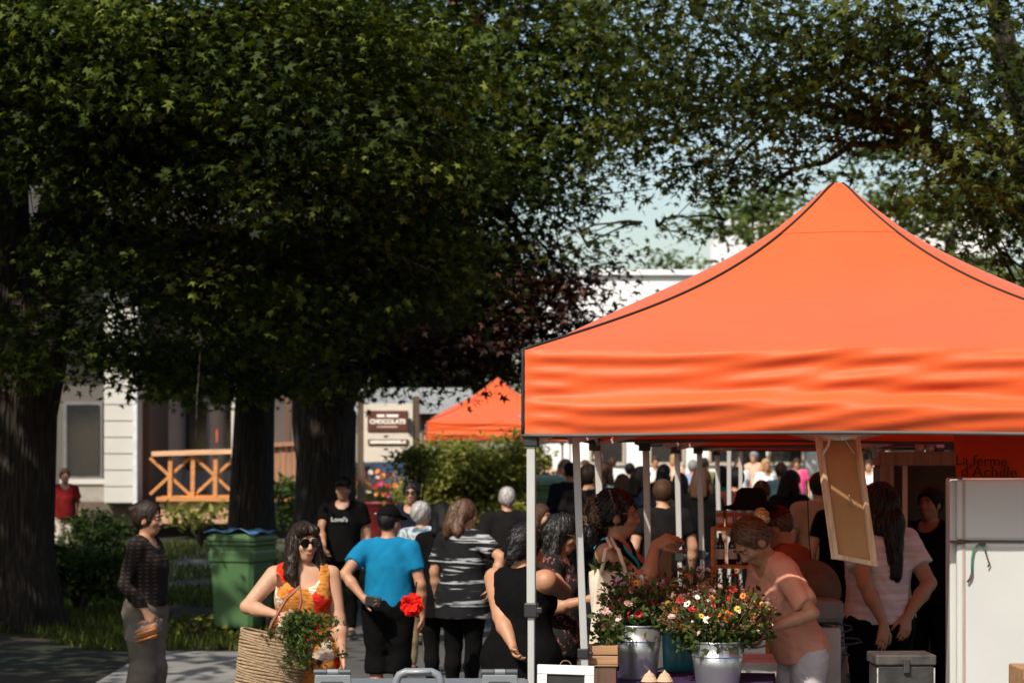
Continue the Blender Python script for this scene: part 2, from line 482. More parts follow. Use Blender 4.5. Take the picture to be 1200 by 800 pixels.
# --- bronze-leaved maple with forked trunk
b3 = Vector((wx(378, 30), 30, ground_z(30)))
tree('maple_tree', 'forked thick maple trunk with bronze red leaves behind the man in black', b3,
     [([b3 - Vector((0, 0, .3)), b3 + Vector((0, 0, .3)), at(380, 600, 30), at(380, 540, 30), at(378, 490, 30), at(362, 440, 30), at(350, 380, 30), at(345, 250, 30)], [.58, .46, .42, .40, .44, .24, .2, .12]),
      ([at(380, 520, 30), at(388, 480, 30), at(402, 440, 29.8), at(425, 390, 29.5), at(470, 300, 29), at(520, 180, 28.5)], [.3, .32, .27, .22, .16, .08])],
     [LB(560, 320, 27.5, 1.3, 1.2, .9), LB(600, 400, 27.5, 1.1, 1.0, .6, .9), LB(520, 395, 28, 1.3, 1.2, .65), LB(470, 410, 28, 1.1, 1.0, .45), LB(630, 340, 27.5, .8, .9, .7, .8),
      LB(440, 390, 28.5, 1.2, 1.0, .7), LB(660, 320, 27.5, .7, .7, .5, .45), LB(690, 380, 27.5, .6, .6, .35, .35), LB(575, 445, 28, .8, .7, .22, .5), LB(400, 425, 28.5, .8, .7, .3)],
     G_RED, seed=13, leaf=.12, lr=.05, limb_from=5,
     upper=[((-2, 28, 8), (4, 3.5, 1.5), .9)])
# --- tree on the right whose limbs reach over the stalls
b4 = Vector((wx(1290, 22), 22, ground_z(22)))
tree('maple_tree', 'maple right of the near orange tent with long limbs over its peak', b4,
     [([b4 - Vector((0, 0, .3)), b4 + Vector((0, 0, .3)), at(1285, 500, 22), at(1270, 350, 22), at(1245, 250, 22), at(1215, 170, 22), at(1180, 60, 22), at(1150, -100, 22)], [.5, .4, .36, .32, .25, .17, .12, .07]),
      ([at(1262, 300, 22), at(1215, 262, 21.8), at(1165, 228, 21.6), at(1120, 195, 21.5), at(1085, 165, 21.5), at(1060, 120, 21.8)], [.14, .10, .075, .06, .045, .03]),
      ([at(1250, 260, 22), at(1200, 200, 22), at(1155, 150, 22), at(1110, 95, 22.3), at(1060, 40, 22.5)], [.14, .09, .07, .05, .03])],
     [LB(780, 45, 23.5, 1.3, 1.4, .9), LB(870, 35, 22, 1.4, 1.5, .8), LB(800, 130, 24, 1.1, 1.2, .65), LB(890, 125, 22.5, 1.1, 1.2, .55), LB(985, 50, 21, 1.4, 1.4, .9, .9),
      LB(970, 150, 22, 1.2, 1.2, .5, .8), LB(1090, 40, 20.5, 1.4, 1.4, .8, .9), LB(1180, 110, 20, 1.2, 1.2, 1.0), LB(1190, 260, 21, .7, .8, .9), LB(1080, 130, 22.5, 1.0, 1.0, .5, .7),
      LB(830, 215, 24, .8, .8, .45, .9), LB(745, 195, 25, .5, .6, .3, .45), LB(770, 265, 25, .5, .6, .22, .5), LB(905, 215, 23.5, .7, .8, .4, .8), LB(1190, 330, 21.5, .6, .7, .5), LB(1100, 215, 23, .6, .7, .4, .7), LB(690, 290, 26, .5, .5, .25, .35)],
     G_OLIVE, seed=14, leaf=.11, od=1.35, lr=.06, limb_from=4,
     upper=[((5.5, 23, 9.6), (5, 5, 2), 1.0)])
# --- unseen maples beside and behind the camera, added to block sun and sky light
ROW = ((-9.6, 8.6, 21, 'tall unseen maple added to shade the lawn, nearest the market entrance', 1.0), (-9.8, 15.5, 22, 'unseen maple added for shade between the entrance and the huge maple', .55),
       (-14.5, 3.0, 23, 'unseen maple added for shade at the lawn corner behind the market entrance', .8), (-15.5, 21.0, 24, 'broad unseen maple added for shade left of the huge maple', .8), (11.5, 15.0, 25, 'unseen maple added across the street from the flower stall to block sky light', .7), (12.5, 27.0, 26, 'second unseen maple added beyond the flower stall to block sky light', .7), (10.5, -6.0, 27, 'unseen maple added across the street behind the market entrance to block sky light', .7))
for (x, y, s, lab, k) in ROW:
    b = Vector((x, y, 0))
    tree('maple_tree', lab, b, [([b - Vector((0, 0, .3)), b + Vector((0, 0, .4)), b + Vector((0, 0, 2)), b + Vector((.1, .1, 4)), b + Vector((.2, 0, 7))], [.5, .4, .33, .3, .2])], [(b + Vector((0, 0, 5)), (2, 2, 1), .3)], G_MAPLE, seed=s, limbs=False,
         upper=[(b + Vector((0, 0, 6.2)), (4.9, 4.6, 2.6), 3.4 * k), (b + Vector((.4, -.5, 4.8)), (3.6, 3.6, 1.6), 2.2 * k), (b + Vector((-1.5, .5, 9.2)), (3.2, 3.2, 1.8), 1.6 * k)])
# --- far trees behind the white building and along the end of the street
k = 0
for (px, top, D, w, lab, mt) in ((1010, 160, 56, 3.0, 'pale far tree in front of the white building, just right of the tent peak', G_FAR), (1105, 150, 54, 2.4, 'yellowish far tree right of the white chimney', G_FAR), (1195, 190, 50, 2.6, 'far tree at the right end of the white building', G_FAR),
                                 (885, 190, 57, 2.8, 'far tree in front of the taller white wall, left of the tent peak', G_FAR), (785, 285, 84, 2.6, 'low far tree peeping over the white roof', G_FAR),
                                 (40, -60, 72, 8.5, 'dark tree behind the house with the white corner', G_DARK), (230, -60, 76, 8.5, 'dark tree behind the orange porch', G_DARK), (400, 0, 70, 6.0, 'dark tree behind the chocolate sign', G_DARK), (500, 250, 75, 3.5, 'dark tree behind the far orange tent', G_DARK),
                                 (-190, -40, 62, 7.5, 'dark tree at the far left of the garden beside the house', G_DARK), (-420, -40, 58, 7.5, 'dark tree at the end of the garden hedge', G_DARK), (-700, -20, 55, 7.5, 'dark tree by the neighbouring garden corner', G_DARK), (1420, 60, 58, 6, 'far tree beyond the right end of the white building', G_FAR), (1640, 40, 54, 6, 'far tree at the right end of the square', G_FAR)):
    c = at(px, top, D); h = c.z; b = Vector((c.x, D, ground_z(D)))
    R = random.Random(90 + k)
    lob = [(Vector((c.x + R.uniform(-.6, .6) * w, D + R.uniform(-.5, .5) * w, h - R.uniform(.18, .75) * (h - 2))), (w * R.uniform(.4, .6), w * .5, w * R.uniform(.3, .45))) for _ in range(8 if mt is G_FAR else 22)]
    lob.append((Vector((c.x, D, h - w * .35)), (w * .5, w * .5, w * .35)))
    tree('far_tree', lab, b, [([b - Vector((0, 0, .3)), b + Vector((0, 0, h * .3)), b + Vector((.2, 0, h * .7))], [.35, .28, .12])], lob, mt, leaf=.26, od=1.5, seed=70 + k, group='trees beyond the market', limbs=False, tmpl=OVAL, spread=.5)
    k += 1

# ================================================================== grass and low plants
def grass():
    r = np.random.default_rng(5)
    n = 44000
    y = 18.0 + 26 * r.random(n) ** 1.4; x = -2.1 - r.random(n) * (0.26 * y - 1.2)
    keep = ~((y > 17.2) & (y < 21.4))
    patch = np.sin(x * 1.7 + 1.3 * np.sin(y * .9)) + np.sin(y * 1.3 + x) * .8
    keep &= patch > -1.25
    x, y = x[keep], y[keep]; n = len(x)
    z = np.where(y < 15, 0, 0.0115 * (y - 15)) - .03
    a = r.random(n) * 6.283; h = .05 + .09 * r.random(n); w = .012
    P = np.stack([x, y, z], 1); T = np.stack([np.cos(a), np.sin(a), 0 * a], 1)
    tip = P + np.stack([r.normal(0, .03, n), r.normal(0, .03, n), h], 1)
    V = np.stack([P - T * w, P + T * w, tip], 1).reshape(-1, 3)
    F = np.arange(3 * n).reshape(-1, 3)
    me = mesh_np('grass', V, F, leaf_mat('grass_blade', (0.018, 0.028, 0.005), (0.05, 0.068, 0.012), (0.12, 0.14, 0.03), .3), False)
    at_ = me.attributes.new('var', 'FLOAT', 'POINT'); at_.data.foreach_set('value', np.repeat(r.random(n), 3).astype(np.float32))
    tag(link('grass', me), 'rough green lawn grass between the path and the house', 'grass', kind='stuff')
grass()

def shrub(label, px, py, D, rad, mat, leaf, od, seed, name='shrub', group='garden shrubs', lobes=10, tmpl=OVAL):
    c = at(px, py, D); gz = ground_z(D) - .03
    root = empty(name, (c.x, D, gz), 0, label, 'shrub', group)
    R = random.Random(seed); cl = Vector((0, 0, c.z - gz))
    L = []
    for i in range(lobes):
        a = R.uniform(0, 6.28); q = R.uniform(.25, .75); e = R.uniform(-.6, .7)
        L.append((cl + Vector((math.cos(a) * q * rad[0], math.sin(a) * q * rad[1], e * rad[2])), tuple(x * R.uniform(.34, .5) for x in rad)))
    mb = MB()
    for l in L: mb.tube(limb_pts((0, 0, 0), l[0], 4, .1, R), [.03, .025, .02, .015, .01], 5)
    mb.build('stem', bark_mat(), root, smooth=True)
    crown(root, L, mat, leaf, od, seed, tmpl, name='foliage', per=10, spread=leaf * 1.6)
    return root
shrub('large rounded yellow-green shrub in the sun below the far orange tent', 565, 580, 38, (1.3, 1.0, 1.0), G_BUSH, .11, 3.2, 31, lobes=26)
shrub('pale green bush at the left end of the large rounded shrub', 520, 570, 39, (.8, .6, .65), G_BUSH, .11, 2.4, 32, lobes=10)
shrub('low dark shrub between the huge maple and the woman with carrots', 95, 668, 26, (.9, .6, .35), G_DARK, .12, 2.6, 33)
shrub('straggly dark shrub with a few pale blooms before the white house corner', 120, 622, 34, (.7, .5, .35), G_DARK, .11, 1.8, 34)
shrub('spiky bright green plant in front of the porch boards', 236, 608, 42, (.65, .4, .2), G_BUSH, .22, 2.0, 35)
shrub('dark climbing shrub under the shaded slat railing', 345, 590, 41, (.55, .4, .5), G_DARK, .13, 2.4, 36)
shrub('small yellow-green bush beside the sign post', 487, 545, 33, (.3, .3, .4), G_BUSH, .09, 2.2, 37)
shrub('clump of weeds beside the bin wheel', 232, 735, 22.6, (.22, .2, .12), G_BUSH, .08, 1.5, 38, lobes=6)

# ================================================================== house with the porch
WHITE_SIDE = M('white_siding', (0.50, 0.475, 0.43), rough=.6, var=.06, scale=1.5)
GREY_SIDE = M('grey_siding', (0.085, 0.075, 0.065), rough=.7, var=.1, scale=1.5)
GLASS = M('dark_window_glass', (0.02, 0.022, 0.024), rough=.08, var=.1, spec=.8)
ORW = wood('orange_deck_wood', (0.52, 0.21, 0.06), 0)
BRW = wood('brown_deck_wood', (0.30, 0.14, 0.07), 2)
TANW = wood('tan_board_wood', (0.46, 0.27, 0.15), 0)
HD = 46.0
gz = ground_z(HD)
house = empty('house', (wx(140, HD), HD, gz), 0, 'white sided house with an orange wooden porch behind the lawn', 'house')
hB = Vector(house.location)
def hp(px, py, D): return at(px, py, D) - hB
def hbox(name, px0, px1, py0, py1, D, depth, mat, parent=house, bevel=0.0):
    a = hp(px0, py1, D); b = hp(px1, py0, D)
    return MB().box(((a.x + b.x) / 2, a.y + depth / 2, (a.z + b.z) / 2), (b.x - a.x, depth, b.z - a.z)).build(name, mat, parent, bevel=bevel)
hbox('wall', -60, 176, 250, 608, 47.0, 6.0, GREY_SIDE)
hbox('wall', 176, 372, 300, 590, 49.5, 4.0, WHITE_SIDE)
for i in range(13):     # wide clapboards on the sunny corner bay
    hbox('siding_board', 122, 160, 340 + i * 19.2, 340 + (i + 1) * 19.2 - 1.2, 45.6 - .0, .06, WHITE_SIDE)
hbox('corner_bay', 123, 160, 340, 590, 45.67, 1.3, WHITE_SIDE)
hbox('downpipe', 155.5, 160.5, 345, 606, 45.45, .09, M('pale_downpipe', (.55, .58, .6), .4))
hbox('foundation', 60, 175, 588, 614, 46.0, .9, M('foundation', (.10, .075, .055), .9))
w = hbox('window', 74, 120, 470, 562, 46.9, .12, M('window_trim', (.13, .125, .12), .5)); hbox('pane', 78, 116, 474, 556, 46.86, .02, GLASS, w)
hbox('window_sill', 70, 124, 561, 567, 46.7, .3, WHITE_SIDE)
hbox('skirt_panel', 66, 124, 567, 591, 46.75, .15, M('skirt_panel', (.26, .235, .20), .7))
hbox('beam', 158, 175, 470, 600, 46.4, .3, wood('dark_beam', (.10, .05, .03), 2))
for (a, b_, c_, d_) in ((215, 245, 470, 575), (262, 280, 478, 575)):
    w = hbox('window', a, b_, c_, d_, 49.4, .1, M('blue_grey_door', (.20, .23, .26), .5)); hbox('pane', a + 3, b_ - 3, c_ + 3, d_ - 25, 49.36, .02, GLASS, w)
hbox('white_post', 271, 277, 430, 580, 46.6, .14, WHITE_SIDE)
hbox('red_light', 253, 255, 503, 518, 46.9, .05, M('red_lantern', (.5, .08, .03), .5))
# sun-lit porch: deck, fascia boards, X-braced railing
deck = hbox('deck', 183, 372, 582, 587, 45.0, 4.2, ORW)
for i, (y0, y1) in enumerate(((587.6, 594), (594.8, 603), (603.8, 613))):
    for j, (a, b_) in enumerate(((187, 236), (236.6, 288))):
        hbox('fascia_board', a + (i % 2) * .5, b_ - (i % 2) * .4, y0, y1, 45.12 + .015 * ((i + j) % 2), .05, TANW)
rail = empty('railing', (0, 0, 0)); rail.parent = house
def rbar(name, x0, y0, x1, y1, w, D=45.15, mat=ORW, d=.06, par=rail):
    return MB().bar(hp(x0, y0, D), hp(x1, y1, D), w, d, up=(0, 1, 0)).build(name, mat, par)
rbar('top_rail', 178, 531.5, 275, 528.5, .10, 45.05, wood('pale_rail', (.62, .36, .2), 0), .12)
rbar('bottom_rail', 190, 582, 286, 581, .05)
for px in (199, 225.5, 252, 283):
    rbar('rail_post', px, 582, px + (.8 if px < 280 else -4), 533, .085, 45.12)
for k_, cx in enumerate((199, 252)):
    for s_, (dx, dy) in enumerate(((26, 24), (26, -24))):
        rbar('brace', max(cx - dx, 176), 557.5 - dy * (1 if cx - dx >= 176 else .88), min(cx + dx, 281), 557.5 + dy, .06, 45.17 + .02 * s_)
rail2 = empty('railing', (0, 0, 0)); rail2.parent = house
rbar('top_rail', 316, 521, 362, 519, .09, 45.05, BRW, .1, rail2); rbar('bottom_rail', 316, 569, 362, 567, .06, 45.05, BRW, .06, rail2)
for i in range(7): rbar('slat', 318 + i * 7, 569, 318 + i * 7, 521, .11, 45.12 + .01 * (i % 2), BRW, .03, rail2)
for px in (318, 337, 354): hbox('porch_post', px - 3.5, px + 3.5, 380, 521, 45.6, .14, WHITE_SIDE if px != 337 else wood('dark_beam', (.1, .05, .03), 2))
hbox('roof', -80, 385, 215, 262, 44.2, 10, M('dark_shingle', (.06, .055, .05), .9, bump=.5, bscale=20))

# ================================================================== shed with the metal roof
SD = 60.0
shed = empty('shed', (wx(500, SD), SD, ground_z(SD)), 0, 'weathered clapboard shed with a pale metal roof behind the chocolate sign', 'building')
sB = Vector(shed.location)
CLAP = M('weathered_clapboard', (.36, .31, .25), .85, var=.15, scale=4, stretch=(.3, 1, 6))
a = at(418, 610, SD) - sB; b = at(545, 484, SD) - sB
nb = 14
for i in range(nb):
    z0 = a.z + (b.z - a.z) * i / nb; z1 = a.z + (b.z - a.z) * (i + 1) / nb
    MB().box(((a.x + b.x) / 2, -.02, (z0 + z1) / 2), (b.x - a.x, .05, z1 - z0 - .012), Matrix.Rotation(.05, 3, 'X')).build('clapboard', CLAP, shed)
MB().box(((a.x + b.x) / 2, 1.95, (a.z + b.z) / 2 - .05), (b.x - a.x - .02, 3.8, b.z - a.z - .1)).build('wall', CLAP, shed)
METAL = M('pale_metal_roof', (.50, .52, .52), .35, var=.1, scale=3, metal=.4)
mb = MB(); z = b.z
mb.add([(a.x - .3, -.5, z - .05), (b.x + .35, -.5, z + .0), (b.x + .1, 3.5, z + .75), (a.x - .3, 3.5, z + .75), (a.x - .3, -.5, z + .03), (b.x + .35, -.5, z + .08), (b.x + .1, 3.5, z + .84), (a.x - .3, 3.5, z + .84)],
       [(0, 3, 2, 1), (4, 5, 6, 7), (0, 1, 5, 4), (1, 2, 6, 5), (2, 3, 7, 6), (3, 0, 4, 7)])
mb.build('roof', METAL, shed)
MB().box((wx(499, SD) - sB.x, -.06, (a.z + b.z) / 2), (.22, .1, b.z - a.z)).build('corner_board', wood('dark_beam', (.1, .05, .03), 2), shed)
MB().box((wx(519, SD) - sB.x, -.055, (a.z + b.z) / 2 - .4), (.35, .09, 2.0)).build('door', M('shed_door', (.42, .24, .12), .7), shed)

# ================================================================== white building at the end of the street
BD = 62.0
wb = empty('building', (wx(850, BD), BD, ground_z(BD)), 0, 'bright white flat-roofed building at the end of the market street', 'building')
wB = Vector(wb.location)
WHT = M('white_render', (.80, .79, .77), .7, var=.05, scale=.5)
def wbox(name, px0, px1, py0, py1, D, depth, mat, par=wb):
    a = at(px0, py1, D) - wB; b = at(px1, py0, D) - wB
    return MB().box(((a.x + b.x) / 2, a.y + depth / 2, (a.z + b.z) / 2), (b.x - a.x, depth, b.z - a.z)).build(name, mat, par)
wbox('wall', 640, 862, 322, 584, BD, 8, WHT); wbox('wall', 862, 1010, 252, 584, BD + .05, 8, WHT); wbox('wall', 1010, 1180, 240, 584, BD + .4, 8, WHT)
wbox('parapet', 636, 861, 316, 322, BD - .15, 8.2, M('white_coping', (.8, .8, .8), .5)); wbox('parapet', 862, 1011, 248, 252, BD - .1, 8, M('white_coping', (.8, .8, .8), .5))
wbox('chimney', 1043, 1060, 228, 262, BD - .2, .5, WHT); MB().lathe([(.0, 0), (.16, 0), (.16, .25), (.10, .32), (.0, .34)], 12, at(1051, 228, BD) - wB + Vector((0, .05, 0))).build('chimney_pot', M('steel_cowl', (.5, .5, .5), .35, metal=.8), wb, smooth=True)
for i, px in enumerate((672, 716, 760, 804, 885, 930, 975, 1080, 1130)):
    y0 = 375 if px < 862 else 300
    w = wbox('window', px, px + 24, y0, y0 + 34, BD - .08 + (.4 if px > 1010 else 0), .1, M('slate_window_frame', (.25, .28, .30), .5)); wbox('pane', px + 2, px + 22, y0 + 2, y0 + 32, BD - .11 + (.4 if px > 1010 else 0), .03, GLASS, w)
for i, px in enumerate((690, 760, 830, 900, 970, 1040)):
    w = wbox('shop_window', px, px + 42, 470, 545, BD - .09 + (.4 if px > 1010 else 0), .1, M('shop_trim', (.5, .42, .33), .5)); wbox('pane', px + 3, px + 39, 473, 540, BD - .12 + (.4 if px > 1010 else 0), .03, GLASS, w)
# ================================================================== pop-up tents
ORANGE = canopy_mat('orange_canopy', (0.80, 0.115, 0.020))
BIND = M('black_binding', (0.012, 0.011, 0.011), .7)
ALU = M('white_tent_tube', (0.42, 0.42, 0.405), .42, var=.08, scale=3, metal=.15)
JOINT = M('black_tent_joint', (0.015, 0.015, 0.016), .5)
STRAP = M('grey_hem_tape', (0.085, 0.08, 0.075), .7)

def gprof(t): return 0.6 * t + 0.4 * t ** 3.5
S = 1.5; EAVE = 2.45; HEM = 2.05; RISE = 1.0

def roof_pt(side, u, t, off=0.0):
    """side 0 front,1 right,2 back,3 left ; u -1..1 along the eave, t 0 eave .. 1 peak"""
    q = (1 - t) * S
    # rounded tip
    tt = t if t < .965 else .965 + (t - .965) * (1 - .5 * (t - .965) / .035)
    z = EAVE + RISE * gprof(tt)
    bul = (.125 if side in (1, 3) else .012) * (1 - abs(u) ** 3.5) * math.sin(math.pi * min(1, t ** .8)) ** .8
    if side in (0, 2): bul += .010 * math.sin(5 * u + 1) * (1 - t) * (1 - abs(u)) - .012 * (1 - u * u) * (1 - t) ** 6
    z += bul + off
    x, y = u * q, -q - off
    for _ in range(side): x, y = -y, x
    return Vector((x, y, z))

def val_pt(side, u, v, seed, thick=0.0):
    """valance, v 0 top .. 1 hem; horizontal slack folds"""
    r = seed * 1.7 + side * 2.3
    e = (1 - u ** 6)
    d = .027 * math.sin(math.pi * (v * 3.1 + .25 * math.sin(1.3 * u + r) + .12 * math.sin(3.1 * u + 2 * r))) * e * (.35 + .65 * v)
    d += .013 * math.sin(math.pi * (v * 6.3 + .55 * math.sin(1.9 * u + 1 + r) + .3 * u)) * e * (.25 + .75 * math.sin(math.pi * min(1, v * 1.05)) )
    d += .007 * math.sin(14 * v + 4.5 * u + r) * e * math.sin(2.2 * u + r) + .004 * math.sin(31 * v + 9 * math.sin(2.3 * u) + r) * e
    if abs(u) > .82:      # pulled folds near the corner
        d += .007 * math.sin(34 * v + 3 * r) * (abs(u) - .82) / .18 * (1 - (abs(u) - .82) / .18) * 3
    bow = .03 * e * math.sin(math.pi * .5 * v)
    z = EAVE - v * (EAVE - HEM) + (.010 * math.sin(5 * u + 1) * (1 - abs(u)) - .012 * (1 - u * u)) * (1 - v) * (side in (0, 2)) + .002 * (1 - v) + .010 * math.sin(2.4 * u + r) * v * e
    q = S + .006 + d + bow
    x, y = u * S * 1.0, -q
    if abs(u) == 1.0: y = -S - .006
    for _ in range(side): x, y = -y, x
    return Vector((x, y, z))

def tent(label, loc, rz, seed, detail=1.0, lean=None, zoff=0.0, group='orange market tents'):
    root = empty('market_tent', loc, rz, label, 'tent', group)
    n = int(40 * detail)
    for side in range(4):
        mb = MB(); mb.grid(lambda a, b: roof_pt(side, 2 * a - 1, b ** .9 if b < 1 else .9999), n, int(24 * detail) + 6)
        p = mb.build('roof_panel', ORANGE, root, smooth=True)
        mb = MB(); mb.grid(lambda a, b: roof_pt(side, (2 * a - 1) * .995, .80 + .199 * b, .002), n // 2, 10)
        mb.build('peak_patch', ORANGE, p, smooth=True)
        nu = int(110 * detail); nv = int(44 * detail)
        mb = MB(); mb.grid(lambda a, b: val_pt(side, 2 * a - 1, b, seed), nu, nv)
        v = mb.build('valance', ORANGE, root, smooth=True)
        hem = [val_pt(side, -1 + 2 * i / 40, 1.0, seed) + Vector((0, 0, -.006)) for i in range(41)]
        MB().tube(hem, .009, 6).build('hem_tape', STRAP, v, smooth=True)
        # hip seam and corner piping
        hip = [roof_pt(side, -1, t, .004) for t in [i / 30 for i in range(30)] + [.985]]
        MB().tube(hip, .0065, 6).build('hip_binding', BIND, root, smooth=True)
        MB().tube([val_pt(side, -1, i / 10, seed) for i in range(11)], .009, 6).build('corner_binding', BIND, root, smooth=True)
    # frame: legs, feet, sliders, scissor trusses, centre pole
    for i, (sx, sy) in enumerate(((-1, -1), (1, -1), (1, 1), (-1, 1))):
        x, y = sx * (S - .035), sy * (S - .035)
        lx, ly = (lean or {}).get(i, (0, 0))
        a = Vector((x + lx, y + ly, 0.015)); b = Vector((x, y, EAVE - .05))
        lg = MB().bar(a.lerp(b, .5), b, .041, .041, (0, 1, 0)).bar(a, a.lerp(b, .52), .032, .032, (0, 1, 0)).build('leg', ALU, root, bevel=.004)
        MB().box((a.x, a.y, .008), (.11, .11, .012)).build('foot_plate', M('steel_foot', (.4, .4, .4), .5, metal=.6), lg)
        m_ = a.lerp(b, .5)
        cl = MB().box(m_, (.064, .064, .07)).box(m_ + Vector((.04, -.02, 0)), (.03, .02, .03)).build('slider', JOINT, lg, bevel=.006)
        MB().box((b.x, b.y, EAVE - .07), (.07, .07, .09)).build('corner_joint', JOINT, lg, bevel=.006)
        MB().box((b.x, b.y, EAVE - .42), (.07, .07, .08)).build('corner_joint', JOINT, lg, bevel=.006)
    def truss(p, q, inner):
        for s_ in (0, 1):
            za, zb = (EAVE - .07, EAVE - .42) if s_ == 0 else (EAVE - .42, EAVE - .07)
            o = Vector((0, 0, 0)) + Vector((q[1] - p[1], p[0] - q[0], 0)).normalized() * (.012 if s_ else -.012)
            MB().bar(Vector((p[0], p[1], za)) + o, Vector((q[0], q[1], zb)) + o, .014, .028, (0, 0, 1)).build('truss_bar', ALU, root)
    c = S - .07
    for (x0, y0, x1, y1) in ((-c, -c, 0, -c), (0, -c, c, -c), (c, -c, c, 0), (c, 0, c, c), (c, c, 0, c), (0, c, -c, c), (-c, c, -c, 0), (-c, 0, -c, -c), (0, -c, 0, 0), (0, c, 0, 0), (-c, 0, 0, 0), (c, 0, 0, 0)):
        truss((x0, y0), (x1, y1), x1 == 0 and y1 == 0)
    MB().tube([(0, 0, EAVE - .5), (0, 0, EAVE + RISE - .05)], .02, 10).build('centre_pole', ALU, root, smooth=True)
    return root

TA = math.radians(8.2)       # the row of tents runs away along this heading
ax = Vector((math.sin(TA), math.cos(TA), 0)); ar = Vector((math.cos(TA), -math.sin(TA), 0))
corner = Vector((wx(613, 10.2), 10.2, 0))                # front-left corner of the near tent
c1 = corner + ar * S + ax * S
T1 = tent('large orange pop-up tent over the flower stall', c1, -TA, 1.0, 1.0, lean={3: (.10, 0)})
c2 = c1 + ax * 3.25 + ar * .28
tent('orange pop-up tent directly behind the flower stall tent', c2, -TA, 2.0, .45, lean={0: (.05, 0), 3: (.06, 0)})
c3 = c2 + ax * 3.3 + ar * .15
tent('orange pop-up tent third in the row, behind two others', c3, -TA, 3.0, .4, lean={0: (.06, 0), 3: (.06, 0)})
c4 = c3 + ax * 3.4 + ar * .1
tent('orange pop-up tent last in the row under the maple', (c4.x, c4.y, ground_z(c4.y)), -TA, 4.0, .4)
tent('far orange pop-up tent in the sun behind the rounded shrub', (wx(583, 45.5), 45.5, ground_z(45.5)), .03, 5.0, .5)
# ================================================================== bodies as smooth distance fields
def surface_nets(f, lo, h):
    s = f < 0
    c = np.zeros(tuple(n - 1 for n in f.shape), np.int8)
    offs = [(i, j, k) for i in (0, 1) for j in (0, 1) for k in (0, 1)]
    def sh(a, o): return a[o[0]:a.shape[0] - 1 + o[0], o[1]:a.shape[1] - 1 + o[1], o[2]:a.shape[2] - 1 + o[2]]
    for o in offs: c += sh(s, o)
    act = (c > 0) & (c < 8)
    idx = np.argwhere(act)
    vid = np.full(act.shape, -1, np.int32); vid[tuple(idx.T)] = np.arange(len(idx))
    val = {o: f[idx[:, 0] + o[0], idx[:, 1] + o[1], idx[:, 2] + o[2]] for o in offs}
    acc = np.zeros((len(idx), 3)); cnt = np.zeros(len(idx))
    for o in offs:
        for ax_ in range(3):
            if o[ax_]: continue
            p = list(o); p[ax_] = 1; p = tuple(p)
            a, b = val[o], val[p]; m = (a < 0) != (b < 0)
            t = np.where(m, a / np.where(m, a - b, 1), 0)
            q = np.tile(np.array(o, float), (len(idx), 1)); q[:, ax_] = t
            acc[m] += q[m]; cnt[m] += 1
    V = (idx + acc / cnt[:, None]) * h + lo
    Q = []
    for ax_ in range(3):
        b1, b2 = [(1, 2), (2, 0), (0, 1)][ax_]
        sl0 = [slice(None)] * 3; sl1 = [slice(None)] * 3
        sl0[ax_] = slice(0, -1); sl1[ax_] = slice(1, None)
        d = s[tuple(sl0)] != s[tuple(sl1)]
        e = np.argwhere(d)
        ok = (e[:, b1] > 0) & (e[:, b2] > 0) & (e[:, b1] < f.shape[b1] - 1) & (e[:, b2] < f.shape[b2] - 1)
        e = e[ok]
        if not len(e): continue
        def g(x1, x2):
            q = e.copy(); q[:, b1] -= x1; q[:, b2] -= x2
            return vid[q[:, 0], q[:, 1], q[:, 2]]
        quad = np.stack([g(1, 1), g(0, 1), g(0, 0), g(1, 0)], 1)
        flip = ~s[e[:, 0], e[:, 1], e[:, 2]]
        quad[flip] = quad[flip][:, ::-1]
        Q.append(quad)
    return V, np.concatenate(Q)

